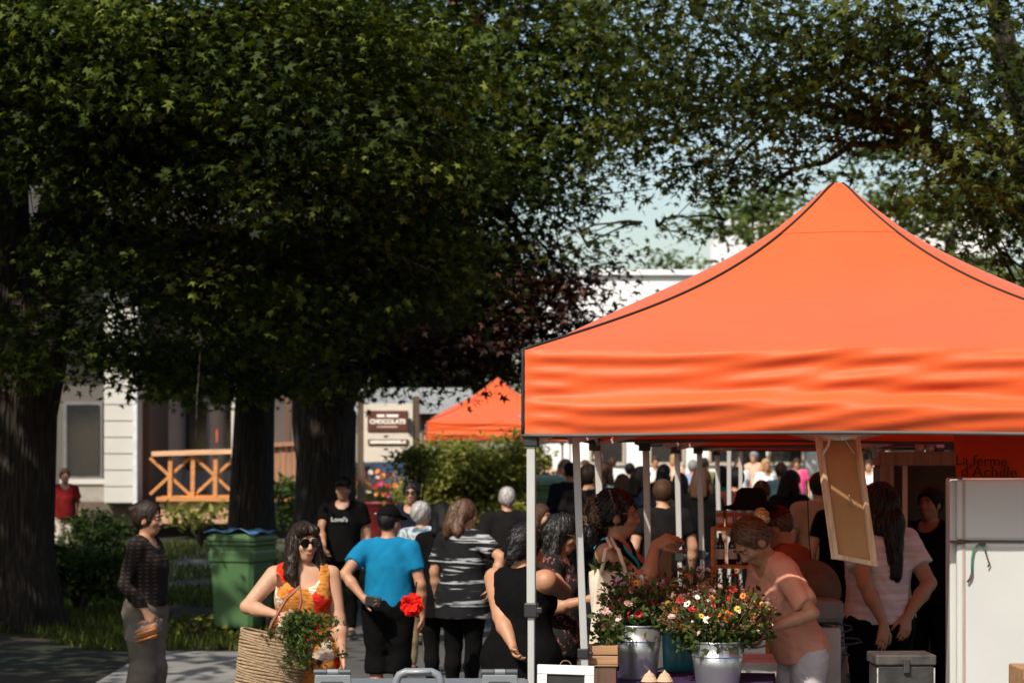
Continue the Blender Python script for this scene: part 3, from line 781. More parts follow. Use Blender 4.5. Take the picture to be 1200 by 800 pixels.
class Field:
    def __init__(s, lo, hi, h):
        s.lo = np.array(lo, float); s.h = h
        n = np.ceil((np.array(hi) - s.lo) / h).astype(int) + 1
        s.ax = [s.lo[i] + h * np.arange(n[i]) for i in range(3)]
        s.f = np.full(n, 1.0, np.float32)
    def blk(s, lo, hi):
        sl = []
        for i in range(3):
            a = int(np.clip(math.floor((lo[i] - s.lo[i]) / s.h), 0, len(s.ax[i])))
            b = int(np.clip(math.ceil((hi[i] - s.lo[i]) / s.h) + 1, 0, len(s.ax[i])))
            sl.append(slice(a, b))
        g = [s.ax[i][sl[i]].astype(np.float32) for i in range(3)]
        return tuple(sl), g[0][:, None, None], g[1][None, :, None], g[2][None, None, :]
    def prim(s, P, off=0.0, mode='add', k=None):
        kk = P.get('k', .02) if k is None else k
        m = kk + .03 + off
        if P['t'] == 'cap':
            a, b, ra, rb = P['a'], P['b'], P['ra'] + off, P['rb'] + off
            R = max(ra, rb) + m
            lo = np.minimum(a, b) - R; hi = np.maximum(a, b) + R
            sl, X, Y, Z = s.blk(lo, hi)
            if min(x.size for x in (X, Y, Z)) == 0: return
            ab = b - a; L = float(ab @ ab) + 1e-9
            t = np.clip(((X - a[0]) * ab[0] + (Y - a[1]) * ab[1] + (Z - a[2]) * ab[2]) / L, 0, 1)
            d = np.sqrt((X - a[0] - t * ab[0]) ** 2 + (Y - a[1] - t * ab[1]) ** 2 + (Z - a[2] - t * ab[2]) ** 2) - (ra + (rb - ra) * t)
        else:
            c, r, R3 = P['c'], np.array(P['r']) + off, P.get('R')
            R = max(r) + m
            sl, X, Y, Z = s.blk(c - R, c + R)
            if min(x.size for x in (X, Y, Z)) == 0: return
            x, y, z = X - c[0], Y - c[1], Z - c[2]
            if R3 is not None:
                x, y, z = (R3[0, 0] * x + R3[1, 0] * y + R3[2, 0] * z, R3[0, 1] * x + R3[1, 1] * y + R3[2, 1] * z, R3[0, 2] * x + R3[1, 2] * y + R3[2, 2] * z)
            k0 = np.sqrt((x / r[0]) ** 2 + (y / r[1]) ** 2 + (z / r[2]) ** 2)
            k1 = np.sqrt((x / r[0] ** 2) ** 2 + (y / r[1] ** 2) ** 2 + (z / r[2] ** 2) ** 2)
            d = k0 * (k0 - 1) / np.maximum(k1, 1e-6)
        for (p0, nn) in P.get('clip', ()):
            d = np.maximum(d, (X - p0[0]) * nn[0] + (Y - p0[1]) * nn[1] + (Z - p0[2]) * nn[2])
        g = s.f[sl]
        if mode == 'add':
            if kk > 0:
                hh = np.maximum(kk - np.abs(g - d), 0) / kk
                s.f[sl] = np.minimum(g, d) - hh * hh * kk * .25
            else: s.f[sl] = np.minimum(g, d)
        else:
            s.f[sl] = np.maximum(g, -d)
    def cut(s, p0, nn):
        X, Y, Z = s.ax[0][:, None, None], s.ax[1][None, :, None], s.ax[2][None, None, :]
        s.f = np.maximum(s.f, ((X - p0[0]) * nn[0] + (Y - p0[1]) * nn[1] + (Z - p0[2]) * nn[2]).astype(np.float32))
    def wrinkle(s, amp, freq, seed, aniso=(1, 1, 1)):
        r = np.random.default_rng(seed)
        I = np.argwhere(np.abs(s.f) < .06)
        p = np.stack([s.ax[i][I[:, i]] for i in range(3)], 1)
        w = np.zeros(len(p))
        for i in range(7):
            kv = r.normal(size=3) * freq * np.array(aniso) * (1 + .35 * i)
            w += (1 - 1.7 * np.abs(np.sin(.5 * (p @ kv) + r.random() * 6.28 + 1.2 * np.sin(p @ (kv[::-1] * .35))))) / (1 + .3 * i)
        s.f[tuple(I.T)] += (amp * w / 2).astype(np.float32)
    def mesh(s, name, mat):
        V, Q = surface_nets(s.f, s.lo, s.h)
        return mesh_np(name, V, Q, mat, True)

v3 = lambda *a: np.array(a, float)
def Rz(a): c, s_ = math.cos(a), math.sin(a); return np.array([[c, -s_, 0], [s_, c, 0], [0, 0, 1.]])
def Rx(a): c, s_ = math.cos(a), math.sin(a); return np.array([[1., 0, 0], [0, c, -s_], [0, s_, c]])
def Ry(a): c, s_ = math.cos(a), math.sin(a); return np.array([[c, 0, s_], [0, 1., 0], [-s_, 0, c]])
def nrm(a): return a / max(np.linalg.norm(a), 1e-9)

SKIN = dict(fair=(0.46, 0.25, 0.155), tan=(0.40, 0.20, 0.115), olive=(0.34, 0.17, 0.10), brown=(0.20, 0.095, 0.055))
def deg(a): return math.radians(a)

class Person:
    """faces -Y at yaw 0; a person's own right is -X"""
    def __init__(s, label, px, top, D, yaw=0, build=1.0, lean=0, side=0, twist=0, head=(0, 0), skin='fair', h=.012, female=False, hands=None, elbow=None, curl=None, hdir=None, group=None, H=None, sit=0.0, ch=None, fine=True, stance=.0, hair_only=False):
        gz = ground_z(D)
        s.H = H or (wz(top, D) - gz)
        s.s = k = s.H / 1.70
        s.root = empty('person', (wx(px, D), D, gz), deg(yaw), label, 'person', group)
        s.yaw = deg(yaw); s.h = h; s.ch = ch or h * 1.25; s.fem = female; s.seed = abs(hash(label)) % 1000 if False else sum(map(ord, label)) % 997
        s.skin = skin_mat('skin_' + skin, SKIN[skin])
        s.w = build
        w = build
        RL = Rx(deg(lean)) @ Ry(deg(side)) @ Rz(deg(twist))
        hip = v3(0, 0, .92)
        s.RL = RL
        s.U = lambda p: (RL @ (v3(*p) - hip) + hip) * k
        U = s.U
        s.P = {}
        def cap(tag_, a, b, ra, rb, kk=.02, up_=True):
            f = U if up_ else (lambda q: v3(*q) * k)
            s.P.setdefault(tag_, []).append(dict(t='cap', a=f(a), b=f(b), ra=ra * k, rb=rb * k, k=kk * k))
        def ell(tag_, c, r, kk=.03, R=None, up_=True):
            f = U if up_ else (lambda q: v3(*q) * k)
            R = (RL if R is None else R) if up_ else R
            s.P.setdefault(tag_, []).append(dict(t='ell', c=f(c), r=v3(*r) * k, R=R, k=kk * k))
        fw = 1.0 if not female else .92
        hw = 1.0 if not female else 1.10
        # pelvis, belly, chest, shoulders
        ell('pelvis', (0, .015, .93), (.162 * w * hw, .115 * w, .125), .06, up_=False, R=np.eye(3))
        ell('torso', (0, .0, 1.06), (.140 * w, .098 * w * (1.12 if w > 1.05 else 1), .16), .07)
        ell('torso', (0, .008, 1.235), (.163 * w * fw, .108 * w, .175), .06)
        cap('torso', (-.125 * w * fw, .018, 1.372), (.125 * w * fw, .018, 1.372), .058, .058, .07)
        cap('torso', (-.06, .02, 1.40), (.06, .02, 1.40), .052, .052, .05)
        if female:
            for sx in (-1, 1): ell('torso', (sx * .070 * w, -.068 * w, 1.235), (.064 * w, .052 * w, .066), .05)
        # legs
        for sx in (-1, 1):
            st = stance * sx
            hipj = (sx * .088 * w * hw, .01, .88); kn = (sx * (.092 + .3 * st), -.012, .48); an = (sx * (.09 + st), .02, .085)
            cap('thigh', hipj, kn, .088 * w * hw, .056, .04, False)
            cap('calf', kn, (kn[0] * .5 + an[0] * .5, .02, .32), .052, .054, .03, False)
            cap('calf', (kn[0] * .5 + an[0] * .5, .02, .32), an, .052, .034, .03, False)
            cap('foot', (an[0], .035, .04), (an[0] + sx * .02, -.14, .03), .036, .03, .03, False)
        # neck and head
        cap('neck', (0, .022, 1.39), (0, .005, 1.50), .056 if not female else .050, .050 if not female else .044, .03)
        hy, hp_ = head
        s.RH = RL @ Rz(deg(hy)) @ Rx(deg(hp_))
        neck_top = U((0, .012, 1.49))
        s.HC = neck_top + s.RH @ (v3(0, -.012, .09) * k)
        Hd = s.Hd = lambda p: s.HC + s.RH @ (v3(*p) * k)
        def hell(tag_, c, r, kk=.02, R=None): s.P.setdefault(tag_, []).append(dict(t='ell', c=Hd(c), r=v3(*r) * k, R=s.RH if R is None else s.RH @ R, k=kk * k))
        def hcap(tag_, a, b, ra, rb, kk=.012): s.P.setdefault(tag_, []).append(dict(t='cap', a=Hd(a), b=Hd(b), ra=ra * k, rb=rb * k, k=kk * k))
        hell('head', (0, .012, .022), (.074, .093, .098), .02)
        hell('head', (0, -.022, -.035), (.062, .066, .072), .03)
        hell('head', (0, -.055, -.088), (.032, .028, .024), .035)
        if fine:
            hcap('head', (0, -.088, .012), (0, -.107, -.028), .009, .0135, .014)
            for sx in (-1, 1):
                hell('head', (sx * .015, -.096, -.033), (.010, .010, .008), .012)
                hell('head', (sx * .074, .010, -.018), (.009, .019, .030), .008)
                hell('head', (sx * .040, -.066, -.026), (.022, .020, .018), .025)
                hell('head', (sx * .030, -.086, .030), (.026, .010, .008), .015)
            hell('head', (0, -.087, -.056), (.026, .013, .009), .012)
            hell('head', (0, -.083, -.069), (.020, .013, .009), .012)
        s.hell, s.hcap = hell, hcap
        # arms
        s.hand_w = {}; s.arm = {}
        hands = hands or {}; elbow = elbow or {}; curl = curl or {}; hdir = hdir or {}
        for sd, sx in (('R', -1), ('L', 1)):
            Sh = U((sx * .172 * w * fw, .018, 1.375))
            if sd in hands:
                t = hands[sd]
                if t[0] == 'px':
                    wp = at(t[1], t[2], t[3]) - Vector((wx(px, D), D, gz))
                    W = Rz(-s.yaw) @ v3(*wp)
                else: W = v3(*t) * k
            else: W = U((sx * (.235 * w + .01), -.035, .86)) if abs(lean) < 12 else v3(sx * .24, -.3, .75) * k
            la, lb = .285 * k, .255 * k
            dv = W - Sh; dist = np.linalg.norm(dv)
            if dist > (la + lb) * .995: W = Sh + dv * (la + lb) * .995 / dist; dv = W - Sh; dist = np.linalg.norm(dv)
            e = v3(*elbow.get(sd, (sx * .5, .8, -.25)))
            if len(elbow.get(sd, (1, 1, 1))) == 4: pass
            dn = dv / dist; e = nrm(e - dn * (e @ dn))
            ca = (la * la + dist * dist - lb * lb) / (2 * la * dist); ca = min(1, max(-1, ca))
            E = Sh + dn * la * ca + e * la * math.sqrt(max(0, 1 - ca * ca))
            aw = 1.0 if w <= 1 else 1 + (w - 1) * 1.3
            ar_ = .90 if female and w <= 1.05 else 1.0
            s.P.setdefault('uarm' + sd, []).append(dict(t='cap', a=Sh, b=E, ra=.052 * k * aw * ar_, rb=.037 * k * aw * ar_, k=.035 * k))
            mid = E * .65 + W * .35
            s.P.setdefault('farm' + sd, []).append(dict(t='cap', a=E, b=mid, ra=.0355 * k * aw * ar_, rb=.038 * k * aw * ar_, k=.02 * k))
            s.P.setdefault('farm' + sd, []).append(dict(t='cap', a=mid, b=W, ra=.038 * k * aw * ar_, rb=.025 * k, k=.02 * k))
            s.arm[sd] = (Sh, E, W)
            fd = nrm(W - E)
            hd, pn = hdir.get(sd, (None, None))
            d_ = nrm(v3(*hd)) if hd is not None else fd
            n_ = v3(*pn) if pn is not None else v3(-sx, 0, 0)
            n_ = n_ - d_ * (n_ @ d_)
            if np.linalg.norm(n_) < .1: n_ = v3(0, -1, 0) - d_ * (v3(0, -1, 0) @ d_)
            n_ = nrm(n_); sd_ = np.cross(d_, n_) * (1 if sx > 0 else -1)     # sd_ points to the thumb side
            hk = k * (.94 if female else 1.0); cu = curl.get(sd, 25)
            if fine:
                def hc(a, b, ra, rb, kk=.006): s.P.setdefault('hand' + sd, []).append(dict(t='cap', a=a, b=b, ra=ra * hk, rb=rb * hk, k=kk * hk))
                tips = []
                for i, (o, L_) in enumerate(((.030, .068), (.010, .077), (-.010, .072), (-.029, .056))):
                    kn = W + (d_ * .088 + sd_ * o * 1.0 - d_ * .006 * abs(i - 1)) * hk
                    hc(W + (d_ * .008 + sd_ * o * .55) * hk, kn, .0145, .0125, .016)
                    p = kn; ang = 0
                    for j, fr in enumerate((.45, .30, .25)):
                        ang += deg(cu) * (.8 if j == 0 else 1)
                        dd = (d_ * math.cos(ang) + n_ * math.sin(ang)) + sd_ * o * 1.6
                        q = p + nrm(dd) * L_ * fr * hk
                        hc(p, q, .0098 - .0007 * j, .0092 - .0008 * j, .003); p = q
                    tips.append(p)
                b0 = W + (d_ * .028 + sd_ * .026) * hk
                t1 = b0 + nrm(sd_ * .85 + d_ * .7 + n_ * .35) * .042 * hk
                t2 = t1 + nrm(sd_ * .35 + d_ * .9 + n_ * (.25 + cu / 90)) * .036 * hk
                t3 = t2 + nrm(sd_ * .05 + d_ * .8 + n_ * (.3 + cu / 60)) * .024 * hk
                hc(W + (d_ * .01 + sd_ * .012) * hk, b0, .015, .0145, .012); hc(b0, t1, .0135, .0115, .006); hc(t1, t2, .0112, .010, .003); hc(t2, t3, .0098, .0085, .003)
            else:
                s.P.setdefault('hand' + sd, []).append(dict(t='ell', c=W + d_ * .07 * hk, r=v3(.032, .032, .075) * hk, R=None, k=.02))
            s.hand_w[sd] = (W + (d_ * .085 + n_ * .03) * hk, d_, n_, sd_)
        s.k = k
        allp = [p for L in s.P.values() for p in L]
        lo = np.min([np.minimum(p['a'], p['b']) - max(p['ra'], p['rb']) if p['t'] == 'cap' else p['c'] - max(p['r']) for p in allp], 0)
        hi = np.max([np.maximum(p['a'], p['b']) + max(p['ra'], p['rb']) if p['t'] == 'cap' else p['c'] + max(p['r']) for p in allp], 0)
        s.lo, s.hi = lo, hi
        F = Field(lo - .03, hi + .03, h)
        for L in s.P.values():
            for p in L: F.prim(p)
        link('body', F.mesh('body', s.skin), s.root)
        if fine: s.face()
    def lines(s): return None
    def face(s):
        k = s.k
        lip = M('lip', (.36, .11, .09), .45)
        mb = MB(); mb.add(*s._ell_mesh((0, -.0955, -.062), (.025, .0065, .0052))); mb.build('lips', lip, s.root, smooth=True)
        for sx in (-1, 1):
            e = MB(); e.add(*s._ell_mesh((sx * .031, -.0835, .008), (.012, .0065, .0052))); e = e.build('eye', M('eye_white', (.42, .39, .36), .25), s.root, smooth=True)
            i = MB(); i.add(*s._ell_mesh((sx * .031, -.0885, .008), (.0055, .0022, .0048))); i.build('iris', M('iris', (.03, .018, .01), .15), e, smooth=True)
            b = MB(); b.add(*s._ell_mesh((sx * .031, -.0935, .032), (.021, .006, .0045))); b.build('eyebrow', M('brow', (.03, .018, .012), .8), s.root, smooth=True)
    def _ell_mesh(s, c, r, n=12, m=7):
        vs = []; fs = []
        for j in range(m + 1):
            th = math.pi * j / m
            for i in range(n):
                ph = 2 * math.pi * i / n
                vs.append(s.Hd((c[0] + r[0] * math.sin(th) * math.cos(ph), c[1] + r[1] * math.sin(th) * math.sin(ph), c[2] + r[2] * math.cos(th))))
        for j in range(m):
            for i in range(n): fs.append((j * n + i, j * n + (i + 1) % n, (j + 1) * n + (i + 1) % n, (j + 1) * n + i))
        return [Vector(v) for v in vs], fs
    def world(s, p): return s.root.matrix_basis @ Vector(p) if False else Matrix.Translation(s.root.location) @ Matrix.Rotation(s.yaw, 4, 'Z') @ Vector(p)
    # ---------------------------------------------------------------- clothes
    def top(s, mat, kind='tee', hem=.86, off=.014, sleeve=.62, neck=.078, name='shirt', flare=0.0, wr=.006, vneck=0.0):
        k = s.k
        F = Field(s.lo - .06, s.hi + .06, s.ch)
        for t in ('torso', 'pelvis'):
            for p in s.P[t]: F.prim(p, off * k)
        if kind in ('tee', 'long'):
            F.prim(dict(t='ell', c=s.U((0, -.005, .98)), r=v3(.156 * s.w, .116 * s.w + .012 * s.fem, .60) * k, R=s.RL, k=.05 * k, clip=[(s.U((0, 0, 1.22)), s.RL @ v3(0, 0, 1))]), off * k)
        if flare or kind == 'dress':
            a = v3(0, .0, 1.0) * k; b = v3(0, .01, hem - .05) * k
            F.prim(dict(t='cap', a=a, b=b, ra=(.12 * s.w) * k, rb=(.15 * s.w + flare) * k, k=.06 * k), off * k)
        if hem < .82:
            for p in s.P['thigh']: F.prim(p, (off + .012) * k, k=.08 * k)
        for sd in 'RL':
            Sh, E, W = s.arm[sd]
            if kind == 'tee':
                e = Sh + (E - Sh) * sleeve; dn = nrm(E - Sh)
                ra = s.P['uarm' + sd][0]['ra']; rb = s.P['uarm' + sd][0]['rb']
                F.prim(dict(t='cap', a=Sh, b=e + dn * .05, ra=ra, rb=rb + .016 * k, k=.04 * k, clip=[(e, dn)]), off * k)
            elif kind == 'long':
                for t in ('uarm', 'farm'):
                    for p in s.P[t + sd]:
                        q = dict(p); q['clip'] = [(W - nrm(W - E) * .015, nrm(W - E))]
                        F.prim(q, (off - .001) * k)
            elif kind == 'tank':
                nn = nrm(v3(-1 if sd == 'R' else 1, 0, .12)); nn = s.RL @ nn
                p0 = s.U(((-1 if sd == 'R' else 1) * .118 * s.w, 0, 1.36))
                F.prim(dict(t='ell', c=s.U(((-1 if sd == 'R' else 1) * .215 * s.w, .01, 1.345)), r=v3(.082, .14, .125) * k, R=s.RL, k=0), 0, 'sub')
        F.wrinkle(wr * k * .75, 26, s.seed, (1, 1, .5)); F.wrinkle(wr * k * .4, 60, s.seed + 1, (.6, .6, 1.1))
        F.cut(v3(0, 0, hem) * k, v3(0, 0, -1)) if abs(s.RL[2, 2] - 1) < .01 else F.cut(s.U((0, 0, hem)), s.RL @ v3(0, 0, -1) * .9 + v3(0, 0, -.1))
        fr = -.035 - vneck
        F.prim(dict(t='cap', a=s.U((0, -.02 + fr * .6, 1.435 - vneck * .9)), b=s.U((0, .0, 1.56)), ra=neck * k * (1 + vneck), rb=(neck + .02) * k, k=0), 0, 'sub')
        if vneck > .02:
            F.prim(dict(t='ell', c=s.U((0, -.12, 1.40 - vneck * .3)), r=v3(.10, .12, .06 + vneck * .6) * k, R=s.RL, k=0), 0, 'sub')
        return link(name, F.mesh(name, mat), s.root)
    def pants(s, mat, length=.10, off=.012, name='trousers', loose=.0):
        k = s.k
        F = Field(s.lo - .05, v3(s.hi[0], s.hi[1], 1.06 * k) + .05, s.ch * 1.1)
        for t in ('pelvis', 'thigh', 'calf'):
            for p in s.P[t]: F.prim(p, (off + (loose if t == 'calf' else loose * .4)) * k)
        F.wrinkle(.005 * k, 34, s.seed + 3, (.6, .6, 1.2))
        F.cut(v3(0, 0, length) * k, v3(0, 0, -1)); F.cut(v3(0, 0, 1.03) * k, v3(0, 0, 1))
        return link(name, F.mesh(name, mat), s.root)
    def shoes(s, mat):
        F = Field(s.lo - .05, v3(s.hi[0], s.hi[1], .16) + .02, max(s.h, .012))
        for p in s.P['foot']: F.prim(p, .008)
        F.cut(v3(0, 0, .003), v3(0, 0, -1)); F.cut(v3(0, 0, .10), v3(0, 0, 1))
        return link('shoes', F.mesh('shoes', mat), s.root)
    def hair(s, mat, style='short', length=.2, vol=.016, extra=(), wr=.003, back=None, name='hair', line=.0):
        k = s.k; L = []
        E = lambda c, r, kk=.02: L.append(dict(t='ell', c=s.Hd(c), r=v3(*r) * k, R=s.RH, k=kk * k))
        def C(a, b, ra, rb, kk=.025): L.append(dict(t='cap', a=s.Hd(a), b=s.Hd(b), ra=ra * k, rb=rb * k, k=kk * k))
        E((0, .016, .028), (.078 + vol, .096 + vol, .098 + vol))
        if style in ('long', 'bob'):
            zb = -length
            for sx in (-1, 1):
                C((sx * .070, .02, .02), (sx * .092, .01, zb * .55), .032, .042); C((sx * .092, .01, zb * .55), (sx * .105, -.015 + .02 * (style == 'bob'), zb), .042, .028)
                C((sx * .04, .085, .0), (sx * .055, .10, zb), .045, .035)
            C((0, .09, .0), (0, .105, zb), .05, .04)
        if style == 'back':
            C((0, .085, .02), (0, .11, -.10), .065, .068); C((0, .11, -.10), (.01, .135, -length), .068, .04)
            for sx in (-1, 1): C((sx * .06, .04, .0), (sx * .075, .075, -.14), .034, .04)
        for e in extra:
            if len(e) == 2: E(e[0], e[1])
            else: C(*e)
        pts = [p for p in L]
        lo = np.min([np.minimum(p['a'], p['b']) - max(p['ra'], p['rb']) if p['t'] == 'cap' else p['c'] - max(p['r']) for p in pts], 0) - .04
        hi = np.max([np.maximum(p['a'], p['b']) + max(p['ra'], p['rb']) if p['t'] == 'cap' else p['c'] + max(p['r']) for p in pts], 0) + .04
        F = Field(lo, hi, min(s.h, .009) if s.h < .014 else s.h)
        for p in L: F.prim(p)
        F.wrinkle(wr * k, 42, s.seed + 9, (1, 1, .35))
        sub = lambda c, r: F.prim(dict(t='ell', c=s.Hd(c), r=v3(*r) * k, R=s.RH, k=0), 0, 'sub')
        sub((0, -.095, -.035 + line), (.071, .080, .098))
        if style == 'bun': sub((0, -.105, -.012), (.088, .085, .100))
        if style in ('short', 'bun', 'cap'):
            sub((0, -.06, -.12), (.09, .085, .09)); F.prim(dict(t='ell', c=s.Hd((0, .06, -.155)), r=v3(.12, .12, .075) * k, R=s.RH, k=0), 0, 'sub')
            for sx in (-1, 1): sub((sx * .085, .0, -.02), (.03, .022, .035))
        o = link(name, F.mesh(name, mat), s.root)
        if s.h < .014: s.strands(F, o, mat, style)
        return o
    def strands(s, F, o, mat, style, n=1500):
        """fine locks that follow the hair surface"""
        r = np.random.default_rng(s.seed + len(o.name))
        me = o.data; nv = len(me.vertices); V = np.empty(nv * 3, np.float32); me.vertices.foreach_get('co', V); V = V.reshape(-1, 3).astype(float)
        n = min(n, max(250, nv // 3))
        f = F.f; hh = F.h; dims = np.array(f.shape) - 2
        def grad(p):
            q = np.clip(((p - F.lo) / hh).round().astype(int), 1, dims)
            x, y, z = q.T
            g = np.stack([f[x + 1, y, z] - f[x - 1, y, z], f[x, y + 1, z] - f[x, y - 1, z], f[x, y, z + 1] - f[x, y, z - 1]], 1)
            return unit(g), f[x, y, z]
        p = V[r.integers(0, nv, n)] + r.normal(0, hh * .4, (n, 3))
        crown = s.Hd((0, .03, .13)); back = s.RH @ v3(0, 1, 0)
        pts = []; wob = r.normal(0, .35, (n, 3))
        for st in range(7):
            g, d = grad(p)
            p = p - g * np.clip(d, -.02, .02)[:, None] * .8
            pts.append(p + g * (.0015 + .0035 * r.random((n, 1)) * (st / 6) + (.004 if st == 6 else 0)))
            dirv = unit(p - crown) * .8 + np.array([0, 0, -1.0]) * (1.0 if style in ('long', 'back', 'bob') else .25) + (back * .7 if style in ('short', 'bun', 'cap') else 0) + wob * .5
            t = unit(dirv - g * (dirv * g).sum(1, keepdims=True))
            p = p + t * (.011 if style not in ('none',) else .008)
        P = np.stack(pts, 1)                                     # n,7,3
        g, _ = grad(P[:, 3]); T = unit(P[:, -1] - P[:, 0]); B = np.cross(T, g)
        w = np.array([.3, 1, 1.1, 1.1, 1, .8, .15])[None, :, None] * .0019
        A = P - B[:, None] * w; C = P + B[:, None] * w
        VV = np.stack([A, C], 2).reshape(-1, 3)                    # n*7*2
        base = (np.arange(n) * 14)[:, None]
        Q = np.concatenate([np.stack([base[:, 0] + 2 * j, base[:, 0] + 2 * j + 1, base[:, 0] + 2 * j + 3, base[:, 0] + 2 * j + 2], 1) for j in range(6)])
        so = link('hair_strands', mesh_np('hair_strands', VV, Q, strand_mat(mat), True), o); so['kind'] = 'stuff'
    def cap_hat(s, mat, brim=True, back=False, name='cap'):
        k = s.k
        a = s.Hd((0, .012, .03)); r = .105 * k
        F = Field(a - .22 * k, a + .22 * k, min(s.h, .009))
        F.prim(dict(t='ell', c=a, r=v3(.092, .112, .112) * k, R=s.RH, k=.01)); F.cut(s.Hd((0, 0, .045)), s.RH @ v3(0, 0, -1))
        if brim:
            sg = 1 if back else -1
            F.prim(dict(t='ell', c=s.Hd((0, sg * .115, .052)), r=v3(.078, .085, .010) * k, R=s.RH @ Rx(.18 * -sg), k=.008))
        return link(name, F.mesh(name, mat), s.root)
    def glasses(s, dark=True, rim=(.012, .01, .01), name='glasses', lens_r=.027):
        k = s.k; g = empty(name); g.parent = s.root
        mat = M('glasses_rim_%d' % int(rim[0] * 999), rim, .3, metal=0 if rim[0] < .1 else .7)
        for sx in (-1, 1):
            c = (sx * .034, -.100, .006); vs = []
            pts = [s.Hd((c[0] + lens_r * math.cos(a) * 1.08, c[1] + .12 * abs(c[0] + lens_r * math.cos(a) * 1.08) ** 1.5, c[2] + lens_r * .92 * math.sin(a))) for a in [i * 2 * math.pi / 20 for i in range(20)]]
            MB().tube([Vector(p) for p in pts + pts[:2]], .0026 * k if dark else .0018 * k, 6).build('rim', mat, g, smooth=True)
            MB().add([Vector(p) for p in pts], [tuple(range(20))]).build('lens', M('sunglass_lens', (.006, .005, .005), .08, spec=.8) if dark else clear_glass(), g)
            MB().tube([Vector(s.Hd(p)) for p in ((sx * .062, -.092, .012), (sx * .078, -.05, .012), (sx * .083, .01, .006), (sx * .081, .03, -.012))], .0024 * k, 6).build('temple_arm', mat, g, smooth=True)
        MB().tube([Vector(s.Hd(p)) for p in ((-.010, -.100, .010), (0, -.1045, .013), (.010, -.100, .010))], .0024 * k, 6).build('bridge', mat, g, smooth=True)
        return g

_cg = []
def strand_mat(mat):
    nm = mat.name + '_strand'
    if nm in _mats: return _mats[nm]
    m = mat.copy(); m.name = nm; _mats[nm] = m
    r = [n for n in m.node_tree.nodes if n.type == 'VALTORGB'][0]
    for e in r.color_ramp.elements: e.color = tuple(min(1, x * 2.2) for x in e.color[:3]) + (1,)
    b = m.node_tree.nodes['Principled BSDF']; b.inputs['Roughness'].default_value = .36; b.inputs['Specular IOR Level'].default_value = .45
    return m
def clear_glass():
    if _cg: return _cg[0]
    m, nt, b = new_mat('clear_glass')
    tr = N(nt, 'ShaderNodeBsdfTransparent'); gl = N(nt, 'ShaderNodeBsdfGlossy'); gl.inputs['Roughness'].default_value = .05
    mx = N(nt, 'ShaderNodeMixShader'); mx.inputs[0].default_value = .08
    nt.links.new(tr.outputs[0], mx.inputs[1]); nt.links.new(gl.outputs[0], mx.inputs[2]); nt.links.new(mx.outputs[0], nt.nodes['Material Output'].inputs[0])
    _cg.append(m); return m
# ================================================================== patterned cloths
def pattern(name, build):
    m, nt, b = new_mat(name); b.inputs['Roughness'].default_value = .9; b.inputs['Specular IOR Level'].default_value = .2
    tc = N(nt, 'ShaderNodeTexCoord'); build(nt, tc.outputs['Object'], b); return m
def mapped(nt, src, sc_, rot=(0, 0, 0)):
    mp = N(nt, 'ShaderNodeMapping'); mp.inputs['Scale'].default_value = sc_; mp.inputs['Rotation'].default_value = rot; nt.links.new(src, mp.inputs[0]); return mp.outputs[0]
def noise(nt, src, sc_, det=3, dist=0):
    n = N(nt, 'ShaderNodeTexNoise'); n.inputs['Scale'].default_value = sc_; n.inputs['Detail'].default_value = det; n.inputs['Distortion'].default_value = dist; nt.links.new(src, n.inputs[0]); return n.outputs[0]
def p_stripe(nt, o, b):
    n = noise(nt, mapped(nt, o, (1.2, 1.2, 17)), 1.9, 3, .4)
    nt.links.new(ramp(nt, [(.56, (.006, .006, .007)), (.60, (.30, .31, .32)), (.66, (.34, .34, .35)), (.70, (.02, .02, .02))], n), b.inputs['Base Color'])
def p_tiedye(nt, o, b):
    n = noise(nt, o, 11, 3, .8)
    nt.links.new(ramp(nt, [(.36, (.06, .09, .12)), (.48, (.18, .25, .30)), (.56, (.45, .46, .46)), (.68, (.20, .22, .24))], n), b.inputs['Base Color'])
def p_floral(nt, o, b):
    v = N(nt, 'ShaderNodeTexVoronoi'); v.inputs['Scale'].default_value = 8.5; v.inputs['Randomness'].default_value = 1.0
    wob = noise(nt, o, 14, 2)
    mx = N(nt, 'ShaderNodeVectorMath', operation='MULTIPLY_ADD'); mx.inputs[1].default_value = (.10, .10, .10); nt.links.new(wob, mx.inputs[0]); nt.links.new(o, mx.inputs[2])
    nt.links.new(mx.outputs[0], v.inputs[0])
    sep = N(nt, 'ShaderNodeSeparateColor'); nt.links.new(v.outputs['Color'], sep.inputs[0])
    base = ramp(nt, [(0, (.50, .19, .035)), (.36, (.62, .30, .07)), (.40, (.66, .025, .012)), (.60, (.60, .05, .02)), (.62, (.72, .60, .48)), (.72, (.55, .22, .04)), (.90, (.10, .04, .02))], sep.outputs[0], 'CONSTANT')
    lin = noise(nt, mapped(nt, o, (6, 6, 26)), 2.0, 3, 1.5)
    k = ramp(nt, [(.40, (.35, .2, .1)), (.5, (1, 1, 1))], lin)
    m2 = N(nt, 'ShaderNodeMix', data_type='RGBA', blend_type='MULTIPLY'); m2.inputs[0].default_value = .7
    nt.links.new(base, m2.inputs[6]); nt.links.new(k, m2.inputs[7]); nt.links.new(m2.outputs[2], b.inputs['Base Color'])
